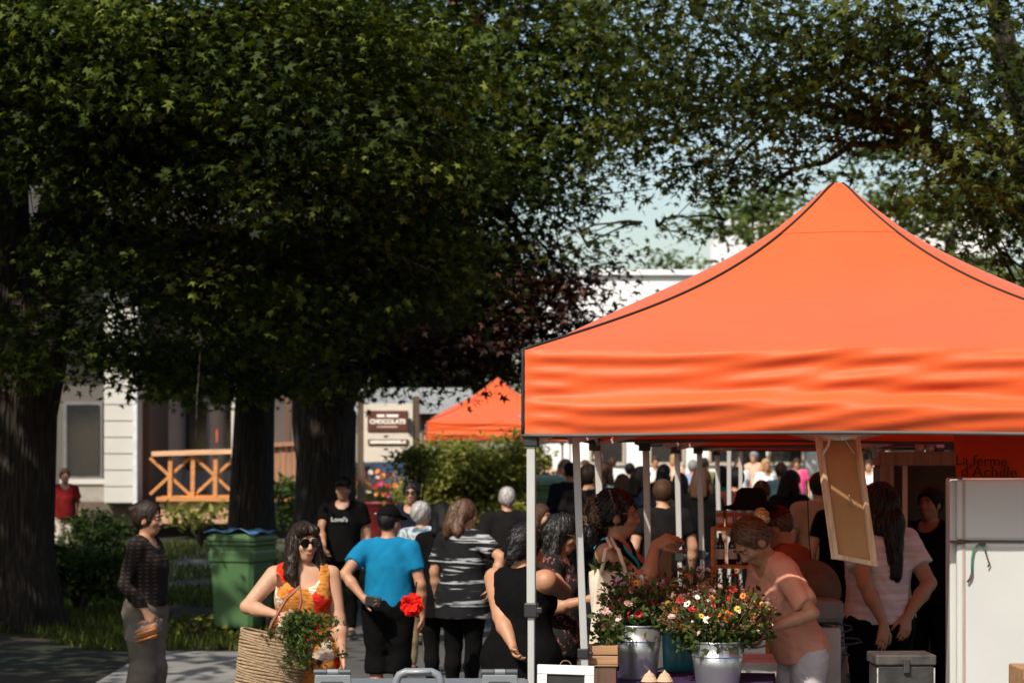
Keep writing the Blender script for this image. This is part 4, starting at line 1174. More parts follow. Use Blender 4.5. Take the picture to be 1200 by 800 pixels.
def p_check(nt, o, b):
    w1 = N(nt, 'ShaderNodeTexWave', bands_direction='Z'); w1.inputs['Scale'].default_value = 11; w1.inputs['Distortion'].default_value = 1
    w2 = N(nt, 'ShaderNodeTexWave', bands_direction='Y'); w2.inputs['Scale'].default_value = 7
    for w in (w1, w2): nt.links.new(o, w.inputs[0])
    mm = N(nt, 'ShaderNodeMath', operation='MULTIPLY'); nt.links.new(w1.outputs['Fac'], mm.inputs[0]); nt.links.new(w2.outputs['Fac'], mm.inputs[1])
    nt.links.new(ramp(nt, [(.35, (.012, .010, .009)), (.7, (.055, .030, .018))], mm.outputs[0]), b.inputs['Base Color'])
def p_speckle(nt, o, b):
    n = noise(nt, o, 26, 2, 1)
    nt.links.new(ramp(nt, [(.58, (.012, .011, .011)), (.66, (.35, .12, .10)), (.70, (.012, .012, .012))], n), b.inputs['Base Color'])
def p_shine(nt, o, b):
    n = noise(nt, mapped(nt, o, (1, 1, 12)), 3.2, 2, .3)
    nt.links.new(ramp(nt, [(.45, (.60, .47, .46)), (.62, (.70, .60, .58))], n), b.inputs['Base Color'])  # soft level streaks between two pale pinks
STRIPE = pattern('striped_jersey', p_stripe); TIEDYE = pattern('tie_dye', p_tiedye); FLORAL = pattern('floral_print', p_floral)
CHECK = pattern('open_knit_check', p_check); SPECK = pattern('dark_floral', p_speckle); PINKW = pattern('pale_pink_jersey', p_shine)

BLACK = cloth('black_cloth', (.004, .004, .0042)); BLACK2 = cloth('soft_black_cloth', (.010, .009, .009))
BLUE = cloth('blue_jersey', (.008, .155, .30), var=.12); PINK = cloth('salmon_jersey', (.62, .29, .20), var=.08)
LILAC = cloth('pale_lilac_denim', (.52, .47, .50)); GREYT = cloth('grey_brown_linen', (.17, .145, .115)); NAVY = cloth('navy_cloth', (.008, .010, .018))
WHITEC = cloth('white_cotton', (.72, .71, .69), var=.06); RUST = cloth('rust_jersey', (.30, .065, .03)); KHAKI = cloth('khaki_cloth', (.20, .15, .09)); TEALG = cloth('dusty_teal', (.16, .24, .24))
GREEN = cloth('emerald_cloth', (.02, .17, .10)); LAV = cloth('lavender_blue', (.26, .30, .45)); TAN = cloth('tan_cloth', (.36, .22, .13)); OLIVEC = cloth('olive_cloth', (.16, .17, .07)); REDC = cloth('red_cloth', (.45, .03, .02)); PEACH = cloth('peach_cloth', (.62, .38, .28)); HOTP = cloth('hot_pink_cloth', (.75, .09, .22))
H_DARK = hair_mat('dark_brown_hair', (.016, .009, .006)); H_BLACK = hair_mat('black_hair', (.005, .0045, .0045)); H_BROWN = hair_mat('brown_hair', (.055, .027, .014)); H_GREY = hair_mat('grey_hair', (.22, .21, .20)); H_BLOND = hair_mat('blond_hair', (.38, .22, .09))
SHOE = M('dark_shoe', (.03, .025, .02), .6)
CROWD = 'shoppers in the market'

def finish(p, pants=BLACK, length=.09, loose=.0, shoes=True):
    p.pants(pants, length, loose=loose)
    if shoes: p.shoes(SHOE)

# --- smiling woman in the floral dress
W1 = Person('smiling woman in sunglasses and an orange red floral dress with a straw bag', 355, 614, 12.5, yaw=8, build=1.14, female=True, skin='fair', h=.0095, head=(22, 2), group=CROWD,
            hands=dict(R=('px', 322, 719, 12.22), L=('px', 402, 772, 12.42)), elbow=dict(R=(-1, .25, -.45), L=(.35, 1, 0)), curl=dict(R=62, L=20), hdir=dict(R=((1, -.25, .0), (0, .35, -1))))
W1.top(FLORAL, 'tank', hem=.45, name='dress', flare=.05, neck=.10, vneck=.05, wr=.005)
W1.hair(H_DARK, 'long', .30, vol=.014, extra=(((-.045, -.065, .085), (.04, .035, .03)), ((.04, -.06, .088), (.04, .035, .028)), ((-.085, -.03, .02), (-.105, -.05, -.20), .030, .040), ((-.105, -.05, -.20), (-.085, -.10, -.34), .040, .022), ((.080, -.02, .02), (.098, -.045, -.19), .026, .036), ((.098, -.045, -.19), (.085, -.10, -.33), .036, .020)), wr=.007)
W1.glasses(True, (.015, .009, .007), 'sunglasses', .030); W1.shoes(SHOE)
Ww = W1.world(W1.arm['L'][2])
# --- man in the blue polo, back turned
M1 = Person('man in a blue T-shirt and black cap seen from behind holding a black wallet', 455, 594, 15.6, yaw=176, build=1.08, skin='tan', h=.012, head=(-28, 6), group=CROWD,
            hands=dict(L=('px', 426, 701, 15.36)), elbow=dict(L=(1, .45, -.25)), curl=dict(L=45), hdir=dict(L=((-.9, .1, -.25), (0, 1, .1))))
M1.top(BLUE, 'tee', hem=.91, sleeve=.60, wr=.007, neck=.072); finish(M1, BLACK, .40, .03); M1.hair(H_BLACK, 'cap', vol=.0); M1.cap_hat(BLACK)
o = MB().tube([Vector(M1.Hd((.1 * math.cos(a), .02 + .125 * math.sin(a), .05 + .012 * math.sin(a)))) for a in [-.9 + i * .07 for i in range(31)]], .005, 6).build('cap_band', M('cap_piping', (.5, .45, .44), .7), M1.root, smooth=True)
# --- person in tie-dye
p = Person('grey-haired person in a blue grey tie-dye shirt behind the man in blue', 494, 589, 19.0, yaw=165, build=1.05, skin='tan', h=.012, head=(-20, 0), group=CROWD)
p.top(TIEDYE, 'tee', hem=.84); finish(p, KHAKI); p.hair(H_GREY, 'short', vol=.014, wr=.006); p.glasses(False, (.02, .02, .02), 'glasses')
# --- man with sunglasses facing the camera
p = Person('man with short dark hair and sunglasses facing the camera in a dark shirt', 482, 565, 22.0, yaw=-5, build=1.12, skin='olive', h=.012, group=CROWD)
p.top(NAVY, 'tee', hem=.86); finish(p); p.hair(H_BLACK, 'short', vol=.012); p.glasses(True)
# --- woman in the striped shirt
p = Person('woman in a black shirt with broken white stripes looking away', 543, 586, 16.8, yaw=150, build=1.12, female=True, skin='tan', h=.012, head=(-40, 4), group=CROWD, hands=dict(R=('px', 577, 688, 16.5)), elbow=dict(R=(-1, .2, -.3)))
p.top(STRIPE, 'tee', hem=.72, sleeve=.75, flare=.05, wr=.007); finish(p); p.hair(H_BROWN, 'back', .16, vol=.012)
# --- tall person all in black left of her
p = Person('person in a long black top turned away beside the striped shirt', 518, 590, 17.3, yaw=185, build=1.10, female=True, skin='olive', h=.014, head=(10, 8), group=CROWD)
p.top(BLACK, 'long', hem=.70, flare=.06); finish(p); p.hair(H_BLACK, 'back', .42, vol=.02)
# --- grey-haired man in black behind
p = Person('grey-haired man in a black shirt standing in front of the rounded shrub', 594, 571, 21.0, yaw=190, build=1.2, skin='tan', h=.012, group=CROWD)
p.top(BLACK2, 'tee', hem=.84); finish(p); p.hair(H_GREY, 'short', vol=.008)
# --- woman in the black tank top
W2 = Person('woman in a black tank top with short dark hair and one hand at her face', 612, 617, 12.0, yaw=138, build=1.30, female=True, skin='tan', h=.0095, head=(-25, 12), group=CROWD,
            hands=dict(L=('px', 606, 776, 11.72), R=('px', 631, 660, 12.2)), elbow=dict(L=(.9, .3, -.2), R=(-.8, -.4, -.9)), curl=dict(R=35, L=30), hdir=dict(R=((.15, -.1, 1), (1, 0, .2))))
W2.top(BLACK, 'tank', hem=.74, flare=.04, neck=.09); finish(W2); W2.hair(H_BLACK, 'short', vol=.02, extra=(((0, .07, -.06), (.07, .05, .07)),), wr=.006)
# --- woman with long dark hair and glasses
p = Person('woman with long black hair and thin glasses in a dark flowered blouse facing right', 655, 603, 12.9, yaw=78, build=1.08, female=True, skin='tan', h=.011, head=(4, 14), group=CROWD, hands=dict(R=('px', 690, 702, 12.6)), elbow=dict(R=(-.3, .6, -.9)), curl=dict(R=40))
p.top(SPECK, 'tee', hem=.8); finish(p); p.hair(H_BLACK, 'long', .34, vol=.014, wr=.006); p.glasses(False, (.45, .36, .18), 'glasses', .024)
# --- woman with updo and tote bag
W3 = Person('woman with curly pinned-up hair, glasses and a navy apron raising both hands', 724, 577, 11.8, yaw=72, build=1.10, female=True, skin='tan', h=.0095, head=(10, 2), group=CROWD,
            hands=dict(R=('px', 768, 638, 11.65), L=('px', 782, 645, 11.85)), elbow=dict(R=(-.55, -.1, -1), L=(.6, -.1, -1)), curl=dict(R=55, L=55), hdir=dict(R=((0, -.75, .35), (.7, .2, -.5)), L=((0, -.6, .6), (-.7, .2, -.4))))
W3.top(NAVY, 'tank', hem=.5, name='apron_dress', flare=.03, neck=.085); W3.shoes(SHOE)
W3.hair(H_BLACK, 'bun', vol=.016, extra=(((0, .05, .075), (.07, .07, .06)),), wr=.009)
rr = random.Random(4)
mb = MB()
for i in range(110):
    d = Vector((rr.gauss(0, 1), rr.gauss(0, 1), rr.gauss(0, 1))).normalized(); c = Vector((0, .115, .0)) + Vector((d.x * .06, d.y * .055, d.z * .085))
    q = d.orthogonal().normalized(); q2 = d.cross(q); R_ = rr.uniform(.010, .017)
    mb.tube([Vector(W3.Hd(c + (q * math.cos(a) + q2 * math.sin(a)) * R_ + d * .004 * a)) for a in [j * .8 for j in range(9)]], .0032, 4)
mb.build('curls', hair_mat('grey_brown_curl', (.13, .085, .055)), W3.root, smooth=True)
W3.hair(hair_mat('grey_brown_curl', (.13, .085, .055)), 'none', extra=(((0, .11, .0), (.055, .05, .08)),), vol=-.03, name='hair_roll', wr=.012)
W3.hair(H_BLACK, 'none', extra=(((0, .125, -.10), (.065, .055, .08)),), vol=-.03, name='hair_knot', wr=.012)
W3.glasses(False, (.4, .34, .26), 'glasses', .024)
MB().tube([Vector(W3.U(q)) for q in ((-.085, .105, 1.40), (-.10, .05, 1.455), (-.095, -.04, 1.43), (-.07, -.12, 1.34), (-.03, -.165, 1.22), (-.01, -.17, 1.05))], .010, 6).build('strap', cloth('turquoise_strap', (.03, .30, .38)), W3.root, smooth=True)
# --- flower seller in salmon T-shirt
W4 = Person('fair-haired woman in a salmon T-shirt bending over the flower buckets', 938, 600, 11.3, yaw=-70, build=.86, lean=23, H=1.70, female=True, skin='tan', h=.0085, head=(4, 26), group='stall holders',
            hands=dict(R=('px', 838, 698, 11.3), L=('px', 898, 738, 10.95)), elbow=dict(R=(.0, .35, -.9), L=(.8, .5, -.7)), curl=dict(R=40, L=50))
W4.top(PINK, 'tee', hem=.89, sleeve=.80, off=.016, wr=.010, neck=.070); finish(W4, LILAC)
W4.hair(H_BROWN, 'bun', vol=.009, wr=.003, line=.02); W4.hair(H_BLOND, 'none', extra=(((0, .135, .045), (.033, .036, .045)),), vol=-.035, name='hair_bun', wr=.012)
MB().tube([Vector(W4.Hd((.028 * math.cos(a), .100, .04 + .03 * math.sin(a)))) for a in [i * .63 for i in range(11)]], .007, 6).build('hair_tie', M('hair_tie', (.25, .03, .02), .7), W4.root, smooth=True)
# --- helper in red cap behind her
p = Person('person in a dark red cap and rust shirt standing behind the flower seller', 932, 592, 13.0, yaw=-120, build=1.05, skin='tan', h=.013, head=(0, 20), lean=8, group='stall holders')
p.top(RUST, 'tee', hem=.85); finish(p); p.hair(H_BROWN, 'cap', vol=.0); p.cap_hat(cloth('dark_red_cap', (.10, .012, .01)))
# --- woman in pale shirt behind the hanging board
W5 = Person('long-haired woman in a pale pink T-shirt with both hands behind her back', 1030, 568, 13.0, yaw=-158, build=1.10, female=True, skin='tan', h=.0095, head=(10, 2), group='stall holders',
            hands=dict(L=('px', 1036, 731, 12.72), R=('px', 1063, 722, 12.85)), elbow=dict(L=(.7, .5, .1), R=(-1, .3, 0)), curl=dict(L=10, R=18), hdir=dict(L=((.25, .2, -1), (0, -1, -.1)), R=((.35, .3, -1), (0, -1, 0))))
W5.top(PINKW, 'tee', hem=.90, sleeve=.60, off=.018, wr=.008); finish(W5); W5.hair(H_BLACK, 'back', .40, vol=.015, wr=.007)
# --- woman with carrots
W6 = Person('woman in a dark knit jacket and grey trousers holding a bag of carrots', 172, 588, 15.0, yaw=76, build=1.0, female=True, skin='tan', h=.011, head=(4, 6), group=CROWD, hands=dict(R=('px', 171, 716, 14.72), L=('px', 186, 722, 15.2)), elbow=dict(R=(-.3, 1, 0)), curl=dict(R=60))
W6.top(CHECK, 'long', hem=.95, name='jacket'); W6.top(WHITEC, 'none', hem=.84, off=.006, name='shirt'); finish(W6, GREYT, .08, .04); W6.hair(H_DARK, 'bun', vol=.014, extra=(((0, .11, .05), (.045, .045, .045)),))
# --- man in black T-shirt with small white lettering
p = Person('man in a black T-shirt with small white lettering in front of the forked trunk', 402, 560, 22.6, yaw=-8, build=1.1, skin='olive', h=.013, group=CROWD, hands=dict(R=('px', 380, 640, 22.3)), elbow=dict(R=(-1, .5, 0)))
p.top(BLACK, 'tee', hem=.80); finish(p); p.hair(H_BLACK, 'cap', vol=.0); p.cap_hat(BLACK)
TSH = p
# --- man in navy with cap by the second bin
p = Person('man in a navy jacket and dark cap walking away near the second green bin', 668, 543, 29.0, yaw=185, build=1.15, skin='olive', h=.014, group=CROWD)
p.top(NAVY, 'long', hem=.82); finish(p); p.hair(H_BLACK, 'cap', vol=.0); p.cap_hat(NAVY)
p = Person('child with brown hair peeking out beside the woman in the tank top', 634, 592, 19.0, yaw=60, build=.85, skin='fair', h=.014, H=1.5, female=True, group=CROWD)
p.top(RUST, 'tee', hem=.85); finish(p); p.hair(H_BROWN, 'bob', .14)
p = Person('person in a dark shirt in front of the dark booth wall', 1090, 590, 16.0, yaw=-40, build=1.2, skin='olive', h=.015, group='stall holders', H=1.72)
p.top(BLACK, 'tee', hem=.84); finish(p); p.hair(H_BLACK, 'short')
p = Person('person in a red top and pale shorts in the garden beside the huge maple', 76, 572, 34, yaw=20, build=1.0, skin='fair', h=.02, fine=False, group='people in the garden', H=1.62)
p.top(cloth('dark_red_cloth', (.16, .012, .012)), 'tee', hem=.86); finish(p, cloth('pale_shorts', (.55, .48, .42)), .45); p.hair(H_BROWN, 'short')
# --- the far crowd in the sunlit street, seen between the tent legs
far = [  # px, top, D, yaw, shirt, hair, style, pants, female, label
    (708, 556, 27, 170, TEALG, H_BROWN, 'bob', BLACK, 1, 'brown-haired person in a dusty teal top beside the lavender shirt'),
    (738, 543, 38, 175, LAV, H_BLACK, 'short', NAVY, 0, 'dark-haired man in a lavender blue shirt'),
    (701, 527, 44, 10, WHITEC, H_BLOND, 'short', BLACK, 0, 'fair-haired person in a plain white shirt facing the stalls'),
    (718, 524, 48, 150, WHITEC, H_BROWN, 'short', NAVY, 0, 'person in white with brown hair under the second tent edge'),
    (685, 530, 42, -60, PEACH, H_BROWN, 'bob', KHAKI, 1, 'woman in a peach top beside the white shirts'),
    (662, 533, 36, 60, RUST, H_BROWN, 'bob', BLACK, 1, 'auburn-haired woman in a rust top behind the second bin'),
    (642, 535, 42, 120, PEACH, H_DARK, 'short', BLACK, 0, 'person in peach half hidden by the second bin'),
    (778, 543, 33, 160, BLACK, H_BLACK, 'bob', BLACK, 1, 'woman all in black between two tent legs'),
    (797, 570, 25, 175, cloth('dark_olive_cloth', (.035, .035, .018)), H_BLACK, 'bob', BLACK, 1, 'woman with black hair and a dark olive top'),
    (768, 530, 48, 20, WHITEC, H_BROWN, 'short', BLACK, 0, 'man in a white shirt far down the street left of the slats'),
    (790, 528, 50, -30, PEACH, H_BLOND, 'bob', WHITEC, 1, 'blond woman in peach and white far down the street'),
    (812, 534, 38, 170, LAV, H_GREY, 'short', KHAKI, 0, 'grey-haired man in a pale blue shirt'),
    (826, 536, 42, 140, OLIVEC, H_DARK, 'short', BLACK, 0, 'man in an olive shirt between the grey-haired man and the green skirt'),
    (846, 535, 32, 178, GREEN, H_BLACK, 'bob', BLACK, 1, 'woman in an emerald green dress with black hair'),
    (866, 530, 48, 10, WHITEC, H_BROWN, 'bob', PEACH, 1, 'woman in white above the wooden display shelf'),
    (884, 528, 50, -20, PEACH, H_GREY, 'short', WHITEC, 0, 'grey-haired man in peach behind the black hat'),
    (898, 532, 42, 30, WHITEC, H_BLOND, 'bob', KHAKI, 1, 'blond woman in white beside the teal shirt'),
    (915, 530, 32, 190, TEALG, H_BROWN, 'short', KHAKI, 0, 'man in a loose dusty teal shirt leaning forward'),
    (934, 528, 48, 0, HOTP, H_BROWN, 'short', BLACK, 0, 'person in hot pink left of the tan shirt'),
    (960, 537, 20, 185, TAN, H_DARK, 'short', BLACK, 0, 'broad man in a tan shirt with his back turned near the hanging board'),
    (975, 527, 48, 20, HOTP, H_DARK, 'bob', NAVY, 1, 'woman in hot pink behind the hanging board'),
    (1018, 530, 44, -15, WHITEC, H_BROWN, 'short', KHAKI, 0, 'man in white right of the hanging board'),
    (1032, 533, 46, 15, PEACH, H_BLOND, 'short', BLACK, 0, 'fair person in peach beside the trailer corner'),
    (690, 560, 23, 160, BLACK2, H_DARK, 'short', BLACK, 0, 'man in soft black just left of the teal top'),
    (752, 552, 24, 130, NAVY, H_DARK, 'bob', BLACK, 1, 'woman in navy with a dark bob behind the raised hands'),
    (776, 568, 19.5, 195, BLACK2, H_BROWN, 'short', KHAKI, 0, 'man in soft black and khaki trousers behind the raised hands'),
    (822, 556, 22.5, 165, BLACK, H_BROWN, 'bob', NAVY, 1, 'brown-haired woman in black beside the wooden shelf'),
    (862, 552, 24, 200, cloth('maroon_cloth', (.06, .012, .012)), H_BLACK, 'short', BLACK, 0, 'man in maroon behind the display shelf'),
    (892, 556, 21.5, 170, NAVY, H_BROWN, 'short', BLACK, 0, 'man in navy beside the black hat'),
    (926, 552, 23.5, 150, BLACK2, H_DARK, 'bob', KHAKI, 1, 'woman in soft black below the hot pink shirt'),
    (985, 556, 18.5, 180, BLACK, H_BLACK, 'bob', BLACK, 1, 'woman in black hidden behind the hanging board'),
    (1008, 552, 22, 160, NAVY, H_DARK, 'short', NAVY, 0, 'man in navy right behind the hanging board'),
    (730, 562, 26, 140, cloth('brown_cloth', (.07, .035, .018)), H_BROWN, 'bob', BLACK, 1, 'woman in a brown cardigan below the lavender shirt'),
]
for i, (px, top, D, yaw, sh, ha, st, pa, fm, lab) in enumerate(far):
    rr = random.Random(i)
    hN = 1.60 + .18 * rr.random()
    p = Person(lab, px, top, D, yaw=yaw, build=rr.uniform(.98, 1.2), skin=rr.choice(['fair', 'tan', 'tan', 'olive']), h=.020 if D > 18 else .016, fine=False, female=bool(fm), head=(rr.uniform(-30, 30), rr.uniform(0, 12)), group='shoppers far down the street', H=hN + .04,
               hands=dict(R=(-.2, -.28, 1.05 + .2 * rr.random())) if i % 3 == 0 else None)
    p.top(sh, 'tee' if i % 4 else 'long', hem=.82 if sh is not GREEN else .5, flare=.05 if sh is GREEN else 0)
    finish(p, pa, .09 if i % 2 else .48); p.hair(ha, st, .16)
    if px in (826, 701): p.cap_hat(cloth('beige_cap', (.4, .33, .25)))
# ================================================================== things people carry
def ico(r=1.0, sub=2):
    import bmesh
    bm = bmesh.new(); bmesh.ops.create_icosphere(bm, subdivisions=sub, radius=r)
    V = [v.co.copy() for v in bm.verts]; F = [tuple(v.index for v in f.verts) for f in bm.faces]; bm.free()
    return V, F
def text_mesh(name, body, size, loc, rot, mat, parent=None, extrude=.001, bold=0.0):
    cu = bpy.data.curves.new(name, 'FONT'); cu.body = body; cu.size = size; cu.align_x = 'CENTER'; cu.align_y = 'CENTER'; cu.extrude = extrude; cu.offset = bold; cu.resolution_u = 3
    o = bpy.data.objects.new(name, cu); COL.objects.link(o)
    dg = bpy.context.evaluated_depsgraph_get()
    me = bpy.data.meshes.new_from_object(o.evaluated_get(dg)); bpy.data.objects.remove(o); me.name = name
    me.materials.clear(); me.materials.append(mat)
    t = bpy.data.objects.new(name, me); COL.objects.link(t); t.location = loc; t.rotation_euler = rot
    if parent: t.parent = parent
    return t

STRAW = M('straw_weave', (.30, .205, .12), .85, var=.35, scale=30, bump=.9, bscale=60, stretch=(1, 1, 2.2)); LEATHER = M('tan_leather', (.22, .075, .03), .5, var=.2)
# straw basket bag in front of the smiling woman
c = at(307, 775, 12.12)
bag = empty('straw_bag', (c.x, c.y, c.z - .26), .12, 'woven straw basket bag with leather handles hanging from the smiling woman', 'bag'); bag.rotation_euler = (0, .22, .10)
for i in range(26):     # coiled rows
    z = .0165 * i; w_ = .155 + .055 * (i / 25) ** .8; d_ = .075 + .045 * (i / 25)
    pts = [Vector((w_ * math.cos(a), d_ * math.sin(a), z + .004 * math.sin(3 * a + i))) for a in [j * 2 * math.pi / 40 for j in range(41)]]
    MB().tube(pts, .0095, 6, False).build('straw_row', STRAW, bag, smooth=True)
MB().lathe([(.0, 0), (.15, 0)], 30, (0, 0, 0), .5).build('bottom', STRAW, bag)
for sy in (-1, 1):
    MB().tube([Vector((x, sy * .1 * (1 - .5 * t), .38 + t * .34)) for x, t in ((-.06, 0), (-.05, .3), (.0, .75), (.06, 1.0), (.085, .75), (.075, .3), (.06, 0))], .009, 6).build('handle', LEATHER, bag, smooth=True)
# leafy herbs sticking out of the bag
c = at(350, 745, 12.0)
herb = empty('herb_bunch', (c.x, c.y, c.z), 0, 'bunch of dark leafy herbs spilling over the straw bag', 'herbs')
r_ = np.random.default_rng(3); Rr = random.Random(3)
mb = MB(); P_ = []; V_ = []
for i in range(34):
    a = Rr.uniform(0, 6.28); e = Vector((.15 * Rr.gauss(0, .55) + .02, .06 * Rr.gauss(0, 1) - .02, Rr.uniform(-.20, .13)))
    s0 = Vector((-.06, .04, .0)); pts = limb_pts(s0, e, 5, .05, Rr); mb.tube(pts, .0022, 4)
    for p in pts[2:]:
        for q in range(14): P_.append(p + Vector((Rr.gauss(0, .022), Rr.gauss(0, .022), Rr.gauss(0, .022)))); V_.append(Rr.random())
mb.build('stem', M('herb_stem', (.08, .12, .03), .6), herb, smooth=True)
P_ = np.array([tuple(p) for p in P_])
o = link('leaf_mass', leaf_mesh('leaf_mass', P_, r_.normal(size=P_.shape) + [0, -.5, .8], .016 + .016 * r_.random(len(P_)), np.array(V_), G_DARK, MAPLE, r_), herb); o['kind'] = 'stuff'
# bracelet / watch, wallet, red flower
def ring(name, label, cat, P, side, rad, thick, mat):
    Sh, E, W = P.arm[side]; d = nrm(W - E); p = W - d * .012
    a = Vector(d).orthogonal().normalized(); b = Vector(d).cross(a)
    pts = [P.world(Vector(p) + (a * math.cos(t) + b * math.sin(t)) * rad) for t in [i * 2 * math.pi / 20 for i in range(21)]]
    o = MB().tube(pts, thick, 6, False).build(name, mat, None, smooth=True); return tag(o, label, cat)
ring('wristwatch', 'dark wristwatch on the smiling woman\'s hanging arm', 'watch', W1, 'L', .029 * W1.k, .007, M('watch_strap', (.02, .016, .014), .5))
hw, hd_, hn_, hs_ = M1.hand_w['L']
wp = M1.world(hw)
o = MB().box((0, 0, 0), (.115, .028, .075), Matrix.Rotation(.15, 3, 'Y')).build('wallet', M('black_leather', (.010, .009, .009), .45, bump=.3), None, bevel=.008); o.location = wp; tag(o, 'black leather wallet in the hand of the man in blue', 'wallet')
c = at(483, 708, 15.28)
fl = empty('fabric_flower', c, 0, 'large ruffled red fabric flower hanging at the hip of the man in blue', 'flower')
for ringi, (n_, rad, tilt, sz) in enumerate(((7, .055, .2, .065), (6, .04, .6, .055), (5, .022, 1.0, .045))):
    for i in range(n_):
        a = 2 * math.pi * (i + .5 * ringi) / n_ + Rr.uniform(-.15, .15)
        def pet(u, v, a=a, rad=rad, tilt=tilt, sz=sz):
            x = (u - .5) * sz * 1.25 * math.sin(math.pi * (.25 + .6 * v)); rr_ = rad * .2 + v * sz * 1.15
            wv = .008 * math.sin(9 * u + a * 3)
            p = Vector((x, -(.02 + .03 * ringi * .5) - math.sin(tilt) * v * sz * .6 + wv, rr_ * math.cos(tilt * .5)))
            return Matrix.Rotation(a, 3, 'Y') @ p
        MB().grid(pet, 5, 4).build('petal', cloth('scarlet_fabric', (.72, .018, .012), var=.1), fl, smooth=True)
MB().tube([(0, .0, 0), (.02, .03, .06), (.03, .05, .16)], .006, 5).build('cord', BLACK, fl, smooth=True)
# carrots in a clear bag
hw, hd_, hn_, hs_ = W6.hand_w['R']; wp = W6.world(hw)
cb = empty('carrot_bag', wp, 0, 'clear plastic bag of orange carrots in the hand of the woman in grey trousers', 'carrots')
CAR = M('carrot_orange', (.62, .20, .035), .5, var=.2)
for i in range(8):
    z = -.05 + Rr.uniform(-.05, .05); y = Rr.uniform(-.03, .03); L = Rr.uniform(.13, .18)
    pts = [Vector((.02 - L * t, y, z - .05 * t + .02 * math.sin(i))) for t in (0, .06, .4, .8, 1)]
    MB().tube(pts, [.006, .015, .014, .009, .002], 8).build('carrot', CAR, cb, smooth=True)
m, nt, b_ = new_mat('clear_plastic'); b_.inputs['Transmission Weight'].default_value = .95; b_.inputs['Roughness'].default_value = .15; b_.inputs['IOR'].default_value = 1.12; b_.inputs['Base Color'].default_value = (.9, .9, .9, 1)
MB().tube([(.05, 0, .01), (.02, 0, -.03), (-.06, 0, -.07), (-.15, .01, -.10), (-.20, .01, -.14)], [.012, .045, .072, .07, .02], 12).build('plastic_sleeve', m, cb, smooth=True)
# cream tote on the woman with the apron
c = at(716, 712, 11.5)
tb = empty('tote_bag', (c.x, c.y, c.z), .25, 'cream cotton tote bag with green leaves on the shoulder of the apron woman', 'bag')
def tote(u, v):
    a = 2 * math.pi * u; w_ = .115 + .012 * math.sin(3 * a + 4 * v); d_ = .055 * (.35 + .65 * math.sin(math.pi * min(1, .15 + .75 * v))) + .01 * math.sin(5 * a + 7 * v)
    return Vector((w_ * math.copysign(abs(math.cos(a)) ** .6, math.cos(a)), d_ * math.sin(a), .20 - .42 * v + .012 * math.sin(2 * a)))
CREAM = cloth('cream_canvas', (.66, .56, .44), var=.08)
MB().grid(tote, 40, 16).build('bag_body', CREAM, tb, smooth=True)
sh_w = W3.world(W3.U((-.155, .0, 1.44))) - Vector(tb.location); sh_w = Matrix.Rotation(-.25, 3, 'Z') @ sh_w
for sx in (-1, 1):
    MB().tube([Vector((sx * .07, -.05, .19)), Vector((sx * .05 - .01, -.07, .30)).lerp(sh_w, .3), sh_w + Vector((sx * .012, -.07, -.03)), sh_w + Vector((sx * .012, .02, .02))], .011, 6).build('strap', CREAM, tb, smooth=True)
P_ = np.array([(Rr.uniform(-.09, .09), Rr.uniform(-.04, .04), .20 + Rr.uniform(0, .05)) for _ in range(70)])
o = link('leaves', leaf_mesh('leaves', P_, r_.normal(size=P_.shape) + [0, -.6, .6], .03 + .03 * r_.random(70), r_.random(70), G_DARK, OVAL, r_), tb); o['kind'] = 'stuff'

# lettering on the black T-shirt
WL = M('white_print', (.62, .62, .60), .7)
yaw_ = TSH.yaw; cc = TSH.world(TSH.U((0, -.182, 1.26)))
t = text_mesh('lettering', "Lovel's", .066, cc - Vector(TSH.root.location), (math.radians(88), 0, 0), WL, TSH.root)
t.location = (Matrix.Rotation(-yaw_, 3, 'Z') @ Vector(cc - Vector(TSH.root.location)))

